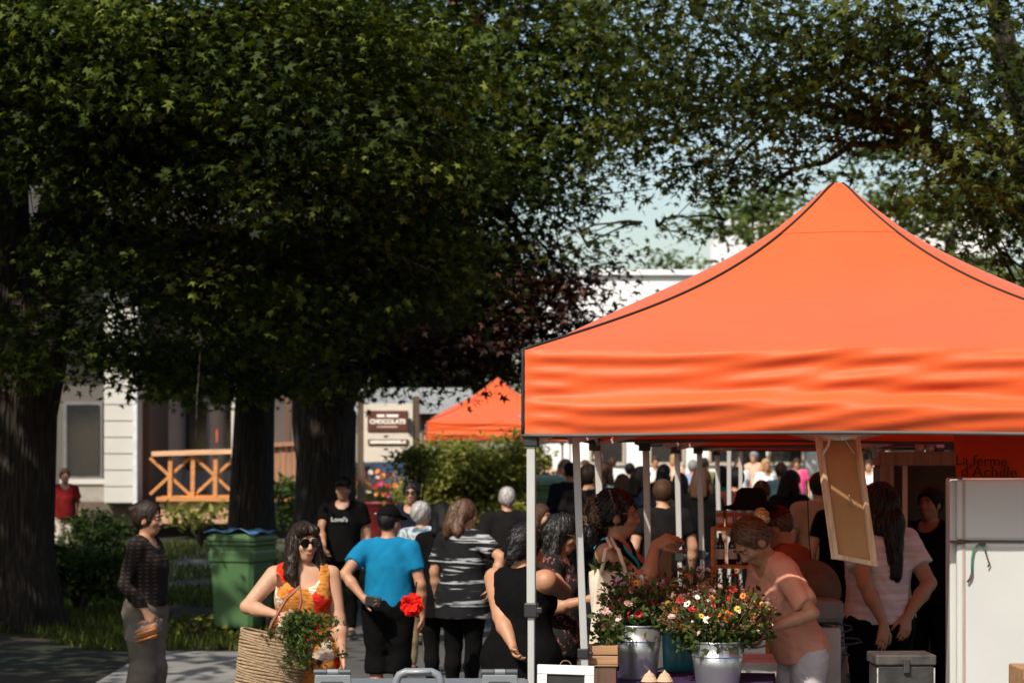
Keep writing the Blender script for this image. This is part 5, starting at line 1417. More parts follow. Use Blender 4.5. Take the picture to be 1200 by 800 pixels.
# ================================================================== bins
def wheelie(label, px, top, D, rz, width, lid_mat, bag=False):
    gz_ = ground_z(D) - .03; h = wz(top, D) - gz_; w_ = width / FPX * D
    r0 = empty('wheelie_bin', (wx(px, D), D, gz_), rz, label, 'bin', 'green wheelie bins')
    G = M('green_bin_plastic', (.062, .135, .050), .38, var=.12, scale=3)
    dpt = w_ * 1.08
    def ringp(z, s_): return [Vector((x * w_ / 2 * s_, y * dpt / 2 * s_, z)) for x, y in ((-1, -.82), (-.82, -1), (.82, -1), (1, -.82), (1, .82), (.82, 1), (-.82, 1), (-1, .82))]
    prof = [(.07, .80), (.10, .82), (h * .60, .91), (h * .70, .925), (h * .71, .98), (h * .80, .985), (h * .81, .945), (h * .86, .95), (h * .87, 1.0), (h * .90, 1.0)]
    mb = MB(); vs = []; [vs.extend(ringp(z, s_)) for z, s_ in prof]
    fs = [(i * 8 + k, i * 8 + (k + 1) % 8, (i + 1) * 8 + (k + 1) % 8, (i + 1) * 8 + k) for i in range(len(prof) - 1) for k in range(8)] + [tuple(range(7, -1, -1))]
    mb.add(vs, fs); mb.build('body', G, r0, bevel=.012)
    mb = MB(); vs = ringp(h * .905, 1.03) + ringp(h * .945, 1.04) + ringp(h * .975, .9) + ringp(h * 1.0, .55)
    mb.add(vs, [(i * 8 + k, i * 8 + (k + 1) % 8, (i + 1) * 8 + (k + 1) % 8, (i + 1) * 8 + k) for i in range(3) for k in range(8)] + [tuple(range(24, 32)), tuple(range(7, -1, -1))])
    lid = mb.build('lid', lid_mat, r0, bevel=.01)
    MB().tube([(-.2, dpt * .54, h * .9), (.2, dpt * .54, h * .9)], .016, 8).build('handle', G, r0, smooth=True)
    for sx in (-1, 1):
        wh = MB().lathe([(.05, -.03), (.125, -.03), (.14, -.015), (.14, .015), (.125, .03), (.05, .03)], 20).build('wheel', M('black_rubber', (.012, .012, .012), .7), r0, smooth=True)
        wh.location = (sx * w_ * .50, dpt * .22, .14); wh.rotation_euler = (0, math.pi / 2, 0)
        hub = MB().lathe([(.0, -.036), (.05, -.036), (.055, -.02), (.05, .036), (.0, .036)], 14).build('hub', M('grey_hub', (.10, .085, .07), .5), wh, smooth=True)
    MB().tube([(-w_ * .5, dpt * .22, .14), (w_ * .5, dpt * .22, .14)], .014, 8).build('axle', M('steel_foot', (.4, .4, .4), .5, metal=.6), r0, smooth=True)
    return r0, h, w_
bn, bh, bw = wheelie('green wheelie bin with a blue bag caught under its lid, on the lawn edge', 284, 622, 23.4, -.35, 62, M('green_bin_lid', (.085, .15, .065), .35, var=.1))
def blue(u, v): return Vector(((u - .5) * bw * 1.05, -bw * .55 + v * bw * .9, bh * (1.0) + .02 + .03 * math.sin(11 * u + 3 * v) * math.sin(5 * v + 2 * u) - .05 * abs(u - .5)))
o = MB().grid(blue, 24, 12).build('plastic_bag', M('blue_bag_plastic', (.10, .25, .48), .3), None, smooth=True)
o.matrix_world = bn.matrix_basis.copy() if False else Matrix.Translation(bn.location) @ Matrix.Rotation(-.35, 4, 'Z'); tag(o, 'crumpled blue plastic bag lying on the bin lid', 'bag')
so = o.modifiers.new('solid', 'SOLIDIFY'); so.thickness = .004
wheelie('pale green wheelie bin in the street behind the crowd', 645, 556, 31, .1, 36, M('pale_green_lid', (.14, .24, .16), .4))

# ================================================================== chocolate shop sign
SGD = 40.0; gz_ = ground_z(SGD) - .03
sg = empty('shop_sign', (wx(455, SGD), SGD, gz_), 0, 'brown and white CHOCOLATS sign on two wooden posts', 'sign')
def sp(px, py, dy=0): return Vector((wx(px, SGD) - wx(455, SGD), dy, wz(py, SGD) - gz_))
PST = wood('dark_sign_post', (.085, .05, .03), 2); CRM = M('cream_sign_board', (.60, .53, .44), .6, var=.08); CHO = M('chocolate_panel', (.105, .028, .018), .5)
for px in (423, 487.5): MB().box((sp(px, 0).x, .05, (wz(464, SGD) - gz_) / 2), (.13, .12, wz(464, SGD) - gz_)).build('post', PST, sg, bevel=.008)
def panel(name, x0, x1, y0, y1, dy, th, mat, par=sg):
    a = sp(x0, y1, dy); b = sp(x1, y0, dy); return MB().box(((a.x + b.x) / 2, dy, (a.z + b.z) / 2), (b.x - a.x, th, b.z - a.z)).build(name, mat, par, bevel=.006)
panel('board', 426.5, 484, 473, 541, -.03, .05, CRM)
cp = panel('chocolate_panel', 431, 478, 481, 505, -.075, .03, CHO); lp = panel('lower_panel', 431.5, 479, 514.5, 521, -.075, .03, CHO)
WT = M('cream_lettering', (.78, .72, .64), .6)
def stx(s, px, py, size, par, bold=0.0): return text_mesh('lettering', s, size, sp(px, py, -.093), (math.pi / 2, 0, 0), WT, par, .003, bold)
stx('CHOCOLATS', 454.5, 494, .112, cp, .007)
for i, (a, b) in enumerate(((442, 451), (453, 467))): panel('small_line', a, b, 485.5, 488.8, -.092, .006, WT, cp)
panel('small_line', 442, 466, 499, 501, -.092, .006, M('faint_lettering', (.5, .36, .28), .6), cp)
panel('small_line', 434, 476, 516, 519.6, -.092, .006, WT, lp)
for y in (511, 526): panel('slot', 450, 455, y - 1.2, y + 1.2, -.058, .01, PST)
panel('lamp_box', 478.5, 482, 490, 507, -.09, .08, BIND)
# ================================================================== parked car
CD = 53.0; gz_ = ground_z(CD) - .02
car = empty('parked_car', (wx(440, CD), CD, gz_), math.radians(28), 'pale blue grey car parked behind the chocolate sign', 'car')
PAINT = M('blue_grey_paint', (.26, .32, .42), .3, var=.05, coat=.6)
def section(y, hw_, z0, zs, zr, hr): return [(-hw_, y, z0), (-hw_ * 1.03, y, (z0 + zs) / 2), (-hw_, y, zs), (-hr, y, zr * .97), (-hr * .7, y, zr), (hr * .7, y, zr), (hr, y, zr * .97), (hw_, y, zs), (hw_ * 1.03, y, (z0 + zs) / 2), (hw_, y, z0)]
secs = [section(-2.1, .70, .35, .72, .80, .55), section(-2.0, .84, .25, .90, 1.0, .62), section(-1.75, .86, .22, .98, 1.45, .62), section(-1.3, .87, .22, .98, 1.56, .64), section(.2, .87, .22, .97, 1.56, .64), section(.75, .87, .22, .96, 1.40, .63), section(1.2, .86, .22, .93, .98, .62), section(1.9, .82, .25, .80, .86, .6), section(2.1, .66, .35, .6, .66, .5)]
mb = MB(); vs = [v for s_ in secs for v in s_]; n_ = 10
mb.add(vs, [(i * n_ + k, i * n_ + (k + 1) % n_, (i + 1) * n_ + (k + 1) % n_, (i + 1) * n_ + k) for i in range(len(secs) - 1) for k in range(n_)] + [tuple(range(n_ - 1, -1, -1)), tuple(range((len(secs) - 1) * n_, len(secs) * n_))])
mb.build('body', PAINT, car, smooth=False, bevel=.04)
for sx in (-1, 1):
    for (y0, y1) in ((-1.2, -.35), (-.25, .55)):
        MB().add([(sx * .885, y0, 1.02), (sx * .885, y1, 1.02), (sx * .70, y1 - .05, 1.44), (sx * .70, y0 + .02, 1.46)], [(0, 1, 2, 3)]).build('side_window', GLASS, car)
    for y in (-1.35, 1.35):
        wh = MB().lathe([(.12, -.1), (.30, -.1), (.32, -.06), (.32, .06), (.30, .1), (.12, .1)], 20).build('wheel', M('black_rubber', (.012, .012, .012), .7), car, smooth=True); wh.location = (sx * .80, y, .32); wh.rotation_euler = (0, math.pi / 2, 0)
        MB().lathe([(0, -.105), (.2, -.105), (.2, .105), (0, .105)], 16).build('rim', M('rim_metal', (.5, .5, .5), .3, metal=.9), wh)
    MB().box((sx * .70, -2.0, .86), (.16, .18, .2)).build('tail_light', M('tail_light_red', (.4, .01, .01), .2), car, bevel=.02)
MB().add([(-.58, -1.96, 1.02), (.58, -1.96, 1.02), (.52, -1.77, 1.42), (-.52, -1.77, 1.42)], [(0, 1, 2, 3)]).build('rear_window', GLASS, car)
MB().add([(-.56, .86, 1.37), (.56, .86, 1.37), (.6, 1.20, 1.0), (-.6, 1.20, 1.0)], [(3, 2, 1, 0)]).build('windscreen', GLASS, car)
MB().box((0, -2.08, .45), (1.3, .12, .14)).build('bumper', M('bumper_grey', (.12, .12, .13), .5), car, bevel=.03)

# ================================================================== flowers
def petal_flower(nm, n_, L, w_, col, ccol, cup=.25, layers=1):
    mb = MB()
    for l in range(layers):
        for i in range(n_):
            a = 2 * math.pi * (i + .5 * l) / n_; k = 1 - .3 * l; d = Vector((math.cos(a), math.sin(a), 0)); s_ = Vector((-math.sin(a), math.cos(a), 0)); zc = cup + .35 * l
            mb.add([d * .15 * L, d * .6 * L * k + s_ * w_ * L + Vector((0, 0, zc * .5 * L)), d * L * k + Vector((0, 0, zc * L * .75)), d * .6 * L * k - s_ * w_ * L + Vector((0, 0, zc * .5 * L))], [(0, 1, 2), (0, 2, 3)])
    np_ = len(mb.f)
    V, F = ico(.24 * L, 1); mb.add([v + Vector((0, 0, .1 * L)) for v in V], F)
    me = mb.mesh(nm, col); me.materials.append(ccol)
    for i, p in enumerate(me.polygons):
        if i >= np_: p.material_index = 1
    return me
def pm(nm, c): return M('petal_' + nm, c, .6, var=.15, scale=40)
YC = pm('yolk', (.45, .22, .02)); DC = pm('brown_eye', (.05, .02, .01))
FL = dict(white=petal_flower('white_flower', 9, .028, .3, pm('white', (.75, .70, .66)), YC), pinkw=petal_flower('blush_flower', 8, .030, .34, pm('blush', (.66, .42, .40)), YC, .5, 2), red=petal_flower('red_flower', 9, .030, .3, pm('red', (.50, .025, .02)), DC, .35, 2),
          orange=petal_flower('orange_flower', 9, .026, .3, pm('orange', (.62, .20, .02)), DC), yellow=petal_flower('yellow_flower', 10, .022, .28, pm('yellow', (.60, .38, .04)), DC), lilac=petal_flower('lilac_flower', 8, .022, .32, pm('lilac', (.34, .20, .42)), YC), pink=petal_flower('pink_flower', 10, .032, .3, pm('pink', (.62, .07, .20)), YC, .45, 2),
          tiny=petal_flower('small_white_flower', 5, .012, .4, pm('white', (.75, .70, .66)), YC))
FL['rust'] = petal_flower('rust_flower', 9, .026, .3, pm('rust', (.26, .06, .02)), DC, .3, 2)
STEM = M('flower_stem', (.05, .09, .02), .6)
def bouquet(label, base, rx, ry, h0, h1, n_, kinds, seed, group='cut flower bouquets', green=1.0, lean=(0, 0)):
    R = random.Random(seed); r2 = np.random.default_rng(seed)
    rt = empty('flower_bouquet', base, 0, label, 'flowers', group)
    st = MB(); P_ = []; Nn = []; vv = []
    for i in range(n_):
        a = R.uniform(0, 6.28); q = math.sqrt(R.random()); hh = max(h0 * .8, R.uniform(h0, h1) * (1.05 - .30 * q * q))
        p = Vector((math.cos(a) * q * rx + lean[0] * hh, math.sin(a) * q * ry + lean[1] * hh, hh))
        k = R.choices(list(kinds), weights=list(kinds.values()))[0]
        f = link('flower', FL[k], rt); f.location = p
        dd = Vector((p.x * 1.6, p.y * 1.2 - .35 * rx, .28 + R.uniform(-.1, .3))); dd += Vector((R.gauss(0, .35), R.gauss(0, .35), R.gauss(0, .3))); f.rotation_euler = dd.to_track_quat('Z', 'Y').to_euler(); s_ = R.uniform(.75, 1.3); s_ *= .70; f.scale = (s_, s_, s_)
        b0 = Vector((p.x * .25, p.y * .25, -.08)); st.tube([b0, b0.lerp(p, .5) + Vector((0, 0, .03)), p - Vector((0, 0, .003))], [.0026, .0022, .0016], 4)
        for _ in range(int(9 * green)):
            t = R.uniform(.35, 1.0); P_.append(tuple(b0.lerp(p, t) + Vector((R.gauss(0, .03), R.gauss(0, .03), R.gauss(0, .02))))); vv.append(R.random()); Nn.append((R.gauss(0, 1), R.gauss(-.4, 1), R.gauss(.5, 1)))
    st.build('stems', STEM, rt, smooth=True)
    P_ = np.array(P_)
    o = link('foliage', leaf_mesh('foliage', P_, np.array(Nn), .022 + .035 * r2.random(len(P_)), np.array(vv), G_DARK, OVAL, r2), rt); o['kind'] = 'stuff'
    # filler sprigs: tiny blooms and seed heads
    mb = MB()
    for i in range(int(n_ * 1.2)):
        a = R.uniform(0, 6.28); q = math.sqrt(R.random()); p = Vector((math.cos(a) * q * rx * 1.1 + lean[0] * h1, math.sin(a) * q * ry * 1.1, R.uniform(h0, h1 * 1.12) * (1.05 - .35 * q * q)))
        V, F = ico(R.uniform(.004, .008), 1); mb.add([v + p for v in V], F); mb.tube([Vector((p.x * .4, p.y * .4, .0)), p], .001, 3)
    o = mb.build('sprigs', pm('bronze', (.16, .07, .03)), rt, smooth=True); o['kind'] = 'stuff'
    return rt
GALV = M('galvanised_steel', (.52, .54, .55), .30, var=.22, scale=7, metal=.85, bump=.1, bscale=14, stretch=(1, 1, .4))
def bucket(label, px, top, D, wtop, hgt):
    c = at(px, top, D); r1 = wtop / 2 / FPX * D; r0 = r1 * .72
    rt = empty('bucket', (c.x, c.y, c.z - hgt), 0, label, 'bucket', 'galvanised flower buckets')
    MB().lathe([(0, .012), (r0, .012), (r0, .0), (r0 + .004, .02), (r0 + (r1 - r0) * .5, hgt * .5), (r1, hgt - .006), (r1 - .006, hgt - .01), (r0 + .002, .02), (0, .018)], 40).build('shell', GALV, rt, smooth=True)
    MB().tube([(r1 * math.cos(a), r1 * math.sin(a), hgt - .004) for a in [i * 2 * math.pi / 40 for i in range(41)]], .0055, 6, False).build('rim', GALV, rt, smooth=True)
    for z in (.72,): MB().tube([((r0 + (r1 - r0) * z + .002) * math.cos(a), (r0 + (r1 - r0) * z + .002) * math.sin(a), hgt * z) for a in [i * 2 * math.pi / 40 for i in range(41)]], .003, 5, False).build('band', GALV, rt, smooth=True)
    for sx in (-1, 1): MB().tube([(sx * (r1 + .004), -.025, hgt * .86), (sx * (r1 + .025), 0, hgt * .84), (sx * (r1 + .004), .025, hgt * .86)], .004, 6).build('ear', GALV, rt, smooth=True)
    return rt, Vector((c.x, c.y, c.z)), r1
TBL = .80
b1_, t1_, r1_ = bucket('tall galvanised bucket beside the small wooden crate', 748, 731, 11.0, 57, .29)
b2_, t2_, r2_ = bucket('shiny galvanised bucket in front of the flower seller', 841, 750, 10.8, 65, .27)
bouquet('loose bouquet of red and white garden flowers in the bucket beside the wooden crate', t1_, .20, .13, .05, .25, 165, dict(white=1.5, pinkw=1.5, red=3, orange=2, rust=5, lilac=.7, pink=.5, tiny=4), 41, green=1.3)
bouquet('large mixed bouquet of white, yellow and lilac flowers under the flower seller\'s hands', t2_, .28, .17, .06, .27, 285, dict(white=2, pinkw=2, yellow=3.5, orange=3, red=2, rust=5, lilac=1, tiny=6), 42, green=1.2)
c = at(812, 765, 11.45)
vz = empty('vase', (c.x - .07, c.y, TBL), 0, 'turquoise metal flower can between the two buckets', 'vase'); hz_ = wz(728, 11.45) - TBL
MB().lathe([(0, .01), (.085, 0), (.09, .02), (.10, hz_), (.094, hz_), (.085, .02), (0, .015)], 28).build('shell', M('turquoise_enamel', (.015, .16, .22), .35), vz, smooth=True)
MB().tube([(.10 * math.cos(a), .10 * math.sin(a), hz_) for a in [i * 2 * math.pi / 28 for i in range(29)]], .005, 6, False).build('rim', M('turquoise_enamel', (.015, .16, .22), .35), vz, smooth=True)
bouquet('tall bronze and white bouquet standing behind the two buckets', Vector((c.x - .02, c.y, TBL + hz_)), .24, .13, .06, .30, 120, dict(white=1.5, pinkw=1.5, red=3, orange=2.5, rust=5, tiny=4), 43, green=1.4, lean=(.22, 0))
c = at(712, 748, 10.75)
mv = empty('jar', (c.x, c.y, c.z - .06), 0, 'small glass jar standing on the wooden crate', 'jar'); MB().lathe([(0, .004), (.035, .0), (.038, .01), (.038, .07), (.03, .085), (.03, .09), (.026, .09), (.033, .07), (.033, .01), (0, .008)], 20).build('glass', clear_glass(), mv, smooth=True)
bouquet('small posy with a bright pink zinnia on the wooden crate', Vector((c.x, c.y, c.z + .02)), .07, .06, .02, .12, 26, dict(pink=3, white=2, pinkw=2, tiny=2), 44, green=1.6)
# crate, jars, chalkboard, table
WD = wood('crate_wood', (.33, .18, .085), 0)
c = at(705, 766, 10.7); cr = empty('wooden_crate', (c.x, c.y, c.z - .045), -.1, 'small rough wooden crate on the corner of the flower table', 'crate')
for k_, z in enumerate((.0, .048)):
    for sy in (-1, 1): MB().box((0, sy * .07, z + .022), (.17, .012, .042)).build('board', WD, cr, bevel=.002)
    for sx in (-1, 1): MB().box((sx * .079, 0, z + .022), (.012, .126, .042)).build('board', WD, cr, bevel=.002)
MB().box((0, 0, -.004), (.17, .15, .008)).build('bottom', WD, cr); MB().box((0, 0, .086), (.155, .125, .006)).build('tray', WD, cr)
zc = c.z - .053
MB().box((0, 0, (TBL - zc) / 2 - .008), (.15, .13, abs(zc - TBL) - .004)).build('stand_block', wood('dark_block', (.10, .05, .03), 2), cr) if zc > TBL + .02 else None
for i, px in enumerate((761, 779)):
    c = at(px, 793, 10.45)
    j = empty('jar', (c.x, c.y, TBL + .002), 0, 'small preserve jar with a kraft paper cap before the first bucket', 'jar', 'jars with paper caps')
    hh = c.z - TBL; rj = .026
    MB().lathe([(0, 0), (rj, 0), (rj + .002, .01), (rj + .002, hh - .01), (rj - .004, hh)], 18).build('jar_body', M('jam_jar', (.14, .03, .02), .15, coat=.8), j, smooth=True)
    MB().lathe([(rj + .016, hh - .022), (rj + .006, hh - .004), (rj - .002, hh + .012), (.010, hh + .022), (.0, hh + .036)], 14).build('paper_cap', M('kraft_paper', (.50, .33, .21), .9, bump=.6, bscale=80), j, smooth=False)
    MB().tube([((rj + .004) * math.cos(a), (rj + .004) * math.sin(a), hh - .004) for a in [q * 2 * math.pi / 16 for q in range(17)]], .0025, 5, False).build('string', M('twine', (.6, .5, .35), .9), j)
c = at(663, 779, 9.9)
cb_ = empty('chalkboard', (c.x, c.y, c.z), .05, 'white framed chalkboard with a wire hanger leaning below the tent leg', 'chalkboard'); cb_.rotation_euler = (math.radians(-12), math.radians(2.5), .12)
WP = M('chalky_white_paint', (.62, .61, .58), .75, var=.15, scale=10, bump=.3, bscale=40)
for (x, z, w_, h_) in ((0, -.022, .265, .044), (0, -.378, .265, .044), (-.1105, -.2, .044, .311), (.1105, -.2, .044, .311)): MB().box((x, 0, z), (w_, .024, h_)).build('frame_rail', WP, cb_, bevel=.003)
MB().box((0, .004, -.2), (.18, .008, .315)).build('slate', M('slate_board', (.018, .017, .016), .85, var=.4, scale=9), cb_)
MB().tube([(.026 * math.cos(a), 0, -.002 + .024 * math.sin(a)) for a in [i * math.pi / 10 for i in range(11)]], .003, 6).build('wire_hanger', M('rusty_wire', (.20, .12, .06), .6, metal=.5), cb_, smooth=True)
tb2 = empty('market_table', (wx(780, 10.9), 10.9, 0), -TA, 'flower stall table under a purple cloth', 'table')
MB().box((0, 0, TBL - .017), (1.05, .95, .03)).build('table_top', wood('ply_top', (.35, .24, .14), 0), tb2)
mb = MB()
def skirt(u, v):
    a = u * 4; i = int(min(a, 3.999)); t = a - i; cs = [(-.545, -.495), (.545, -.495), (.545, .495), (-.545, .495), (-.545, -.495)]
    x = cs[i][0] + (cs[i + 1][0] - cs[i][0]) * t; y = cs[i][1] + (cs[i + 1][1] - cs[i][1]) * t
    k = 1 + .02 * v * math.sin(u * 90) + .02 * v; return Vector((x * k, y * k, TBL - .0 - v * .34))
mb.grid(skirt, 160, 5); mb.grid(lambda u, v: Vector((-.545 + 1.09 * u, -.495 + .99 * v, TBL - .0005)), 2, 2)
mb.build('purple_cloth', cloth('purple_cloth', (.045, .025, .065)), tb2, smooth=False, weld=True)
for sx in (-1, 1):
    for sy in (-1, 1): MB().box((sx * .47, sy * .42, (TBL - .032) / 2), (.04, .04, TBL - .032)).build('leg', wood('dark_block', (.10, .05, .03), 2), tb2)

# ================================================================== cooler with latches in front
CLD = 8.5
GREYP = M('cool_grey_plastic', (.17, .185, .20), .38, var=.08, scale=20, bump=.12, bscale=160)
clz = wz(806, CLD); c0 = wx(490, CLD)
ck = empty('cooler', (c0, CLD + .22, .72), 0, 'grey hard plastic cooler with two latches and a top handle on a folding table', 'cooler')
MB().box((0, 0, (clz - .72) * .42), (.86, .40, (clz - .72) * .84)).build('body', GREYP, ck, bevel=.03)
MB().box((0, 0, (clz - .72) * .925), (.89, .43, (clz - .72) * .15 - .002)).build('lid', GREYP, ck, bevel=.02)
def latch(px, w_px):
    x = wx(px, CLD) - c0; w_ = w_px / FPX * CLD; z1 = wz(783, CLD) - .72; z0 = clz - .72 - .10
    f = empty('latch'); f.parent = ck; f.location = (x, -.235, 0)
    MB().prism([(-w_ / 2 + .004, z0), (w_ / 2 + .008, z0), (w_ / 2 - .004, z1 - .022), (-w_ / 2 + .010, z1 - .022)], .022, at0=-.012).build('flap', GREYP, f, bevel=.004)
    for (a, b, mt) in ((-w_ / 2 + .006, -w_ * .14, M('dark_grey_plastic', (.055, .06, .065), .4)), (-w_ * .12, w_ * .16, GREYP), (w_ * .18, w_ / 2 - .004, M('dark_grey_plastic', (.055, .06, .065), .4))):
        MB().tube([(a, .0, z1 - .012), (b, .0, z1 - .012)], .0125, 12).build('hinge_barrel', mt, f, smooth=False)
    for k_ in range(3): MB().box((0, -.0145, z1 - .05 - .011 * k_), (w_ * (.55 - .1 * k_), .004, .004)).build('moulded_rib', M('dark_grey_plastic', (.055, .06, .065), .4), f)
latch(389.5, 46); latch(585, 45)
hz0 = clz - .72 - .03; hz1 = wz(788, CLD) - .72; hwd = 52 / FPX * CLD / 2
def hpt(s_): return [(-s_ * hwd, -.18, hz0), (-s_ * hwd, -.18, hz1 - .035), (-s_ * (hwd - .012), -.18, hz1 - .011), (-s_ * (hwd - .035), -.18, hz1), ]
MB().tube(hpt(1) + hpt(-1)[::-1], .0165, 10).build('handle', GREYP, ck, smooth=True)
MB().tube([(-hwd * .55, -.196, hz1 + .002), (hwd * .55, -.196, hz1 + .002)], .0075, 8).build('handle_grip', M('light_grey_plastic', (.27, .29, .30), .35), ck, smooth=True)
ft = empty('folding_table', (c0, CLD + .22, 0), 0, 'low grey folding table carrying the cooler', 'table')
MB().box((0, 0, .70), (1.2, .6, .036)).build('table_top', M('grey_table_plastic', (.4, .4, .4), .5), ft, bevel=.01)
for sx in (-1, 1):
    for sy in (-1, 1): MB().tube([(sx * .5, sy * .22, 0), (sx * .48, sy * .22, .685)], .013, 8).build('leg', M('steel_foot', (.4, .4, .4), .5, metal=.6), ft, smooth=True)

# ================================================================== hanging board, poles, fridge, banner
D_ = 10.55
a = at(958, 514, D_); b = at(1006, 512, D_); c = at(1028, 662, D_); d = at(978, 652, D_)
bd = empty('hanging_board', a, 0, 'thin brown cork board in a pale wooden frame hanging tilted from the tent', 'board')
q = [p - a for p in (a, b, c, d)]
for p, dy in zip(q, (.0, .10, .12, .02)): p.y += dy
nv = (q[1] - q[0]).cross(q[3] - q[0]).normalized()
if nv.y > 0: nv = -nv
CORK = M('cork_hardboard', (.40, .215, .085), .8, var=.10, scale=5, bump=.25, bscale=120); FRM = wood('pale_frame', (.60, .42, .26), 2)
MB().add([p for p in q] + [p - nv * .006 for p in q], [(0, 1, 2, 3), (7, 6, 5, 4), (0, 4, 5, 1), (1, 5, 6, 2), (2, 6, 7, 3), (3, 7, 4, 0)]).build('panel', CORK, bd)
for i in range(4):
    p0, p1 = q[i], q[(i + 1) % 4]; e = (p1 - p0).normalized() * .012
    MB().bar(p0 - e + nv * .008, p1 + e + nv * .008, .024, .034, nv).build('frame_rail', FRM, bd, bevel=.003)
MB().tube([q[0] + Vector((.02, -.03, -.08)), q[0] + Vector((.05, -.035, -.03)), q[0] + Vector((.06, -.03, .06)), q[0] + Vector((.06, -.03, .12))], .007, 6).build('tie', M('white_cord', (.65, .63, .6), .8), bd, smooth=True)
MB().tube([q[1] + Vector((-.01, -.03, -.08)), q[1] + Vector((-.06, -.035, -.01)), q[1] + Vector((-.07, -.03, .12))], .003, 5).build('tie', M('white_cord', (.65, .63, .6), .8), bd, smooth=True)
ctr = (q[0] + q[2]) / 2 + nv * .01; MB().tube([ctr + Vector((.012, 0, .035)), ctr + Vector((.018, -.006, .0)), ctr + Vector((.03, 0, -.03))], .004, 5).build('hook', M('steel_foot', (.4, .4, .4), .5, metal=.6), bd, smooth=True)
# free standing pole with clamp
pa = at(674.5, 512, 10.6); pb = Vector((wx(684.5, 10.6) + .016, 10.6, 0))
pp = wz(760, 10.6); dirp = (pa - pb)
pb = pa + (at(684.5, 760, 10.6) - pa) * ((pa.z - 0) / (pa.z - pp)); pb.z = 0
po = empty('display_pole', pb, 0, 'leaning white pole with a black clamp just inside the flower tent', 'pole')
MB().bar((0, 0, 0), pa - pb, .036, .036, (0, 1, 0)).build('shaft', ALU, po, bevel=.004)
cm = at(683, 765, 10.6) - pb; MB().box(cm, (.055, .055, .05)).box(cm + Vector((.035, -.01, 0)), (.03, .02, .02)).build('clamp', JOINT, po, bevel=.006)
# upright fridge
FD = 10.45; fx0 = wx(1114, FD); fz = wz(560, FD)
fr = empty('fridge', (wx(1117, 10.4) + .403, 10.71, 0), -.17, 'old white upright fridge with a rusty hinge and a green bungee cord', 'fridge')
FW = M('fridge_enamel', (.46, .465, .45), .4, var=.06, scale=2.5, bump=.06, bscale=30); RUSTM = M('hinge_rust', (.10, .05, .03), .8)
MB().box((0, 0, fz / 2 + .02), (.72, .62, fz - .04)).build('cabinet', FW, fr, bevel=.012)
zs = wz(634, FD)
for nm, z0, z1 in (('freezer_door', zs + .006, fz - .004), ('door', .08, zs - .006)):
    dr = MB().box((.015, -.345, (z0 + z1) / 2), (.69, .06, z1 - z0)).build(nm, FW, fr, bevel=.016)
    MB().box((-.295, -.378, (z0 + z1) / 2), (.012, .008, z1 - z0 - .01)).build('trim_strip', M('rust_tinted_trim', (.33, .24, .19), .6), dr)
MB().box((-.325, -.36, zs), (.07, .06, .012)).build('hinge', RUSTM, fr); MB().box((-.33, -.35, fz), (.06, .05, .01)).build('hinge', RUSTM, fr)
def fp(px, py): return Vector((-.345 + (wx(px, 10.35) - wx(1117, 10.35)) / .985, -.392, wz(py, 10.35)))
GC = M('green_bungee', (.04, .22, .11), .6)
bg = empty('bungee_cord', Vector(fr.location), -.17, 'green bungee cord with metal hooks hanging on the fridge door', 'cord')
MB().tube([fp(1138, 672), fp(1138, 655), fp(1140, 643), fp(1146, 637), fp(1152, 640), fp(1154, 648)], .0045, 6).build('cord', GC, bg, smooth=True)
MB().tube([fp(1154, 648), fp(1156, 655), fp(1158, 660), fp(1156, 664)], .004, 6).build('hook', RUSTM, bg, smooth=True); MB().tube([fp(1138, 672), fp(1136, 678), fp(1133, 682)], .006, 6).build('hook', RUSTM, bg, smooth=True)
MB().box(fp(1150, 637), (.03, .02, .012)).build('catch', RUSTM, bg)
# rust coloured cloth banner with handwritten name
BN = 11.05; a = at(1117, 516, BN)
bn_ = empty('banner', (a.x, a.y, a.z), -.04, 'rust red cloth banner with handwritten words hanging above the fridge', 'banner')
bw_ = 1.0; bh_ = wz(516, BN) - wz(562, BN) + .12
MB().grid(lambda u, v: Vector((u * bw_ + .025 * v, .012 * math.sin(9 * u + 2 * v) * v, .06 - v * (bh_ + .06))), 24, 8).build('cloth', cloth('rust_banner', (.36, .055, .018), var=.08), bn_, smooth=True)
INK = M('black_marker', (.03, .006, .004), .8)
def hand(txt, px, py, size):
    p = at(px, py, BN) - a; t = text_mesh('lettering', txt, size, (p.x, -.018, p.z), (math.pi / 2, .03, 0), INK, bn_, .001); return t
hand('La ferme', 1149, 540, .075); hand("d'Achille", 1158, 553, .085)
# ================================================================== rest of the stall on the right
bt = at(1056, 764, 10.5)
bx = empty('storage_box', (bt.x, bt.y, .55), .03, 'scuffed black plastic box with a latch and whitened edges', 'box')
BP = M('scuffed_black_plastic', (.030, .028, .026), .55, var=.5, scale=12, bump=.2, bscale=40); hb = bt.z - .55
MB().box((0, 0, (hb - .055) / 2), (.275, .22, hb - .055)).build('body', BP, bx, bevel=.008)
MB().box((0, 0, hb - .027), (.295, .24, .052)).build('lid', M('worn_lid_plastic', (.05, .045, .04), .6, var=.6, scale=18), bx, bevel=.008)
MB().box((0, -.125, hb - .055), (.03, .014, .07)).build('latch', BP, bx, bevel=.004)
for sx in (-1, 1): MB().box((sx * .139, -.111, (hb - .06) / 2), (.006, .006, hb - .07)).build('worn_edge', M('worn_white_edge', (.40, .38, .35), .8, var=.5, scale=40), bx)
st_ = empty('stool', (bt.x, bt.y, 0), 0, 'low wooden stool under the black storage box', 'stool')
MB().box((0, 0, .535), (.36, .30, .025)).build('seat', WD, st_, bevel=.004)
for sx in (-1, 1):
    for sy in (-1, 1): MB().box((sx * .15, sy * .12, .261), (.03, .03, .522)).build('leg', WD, st_)
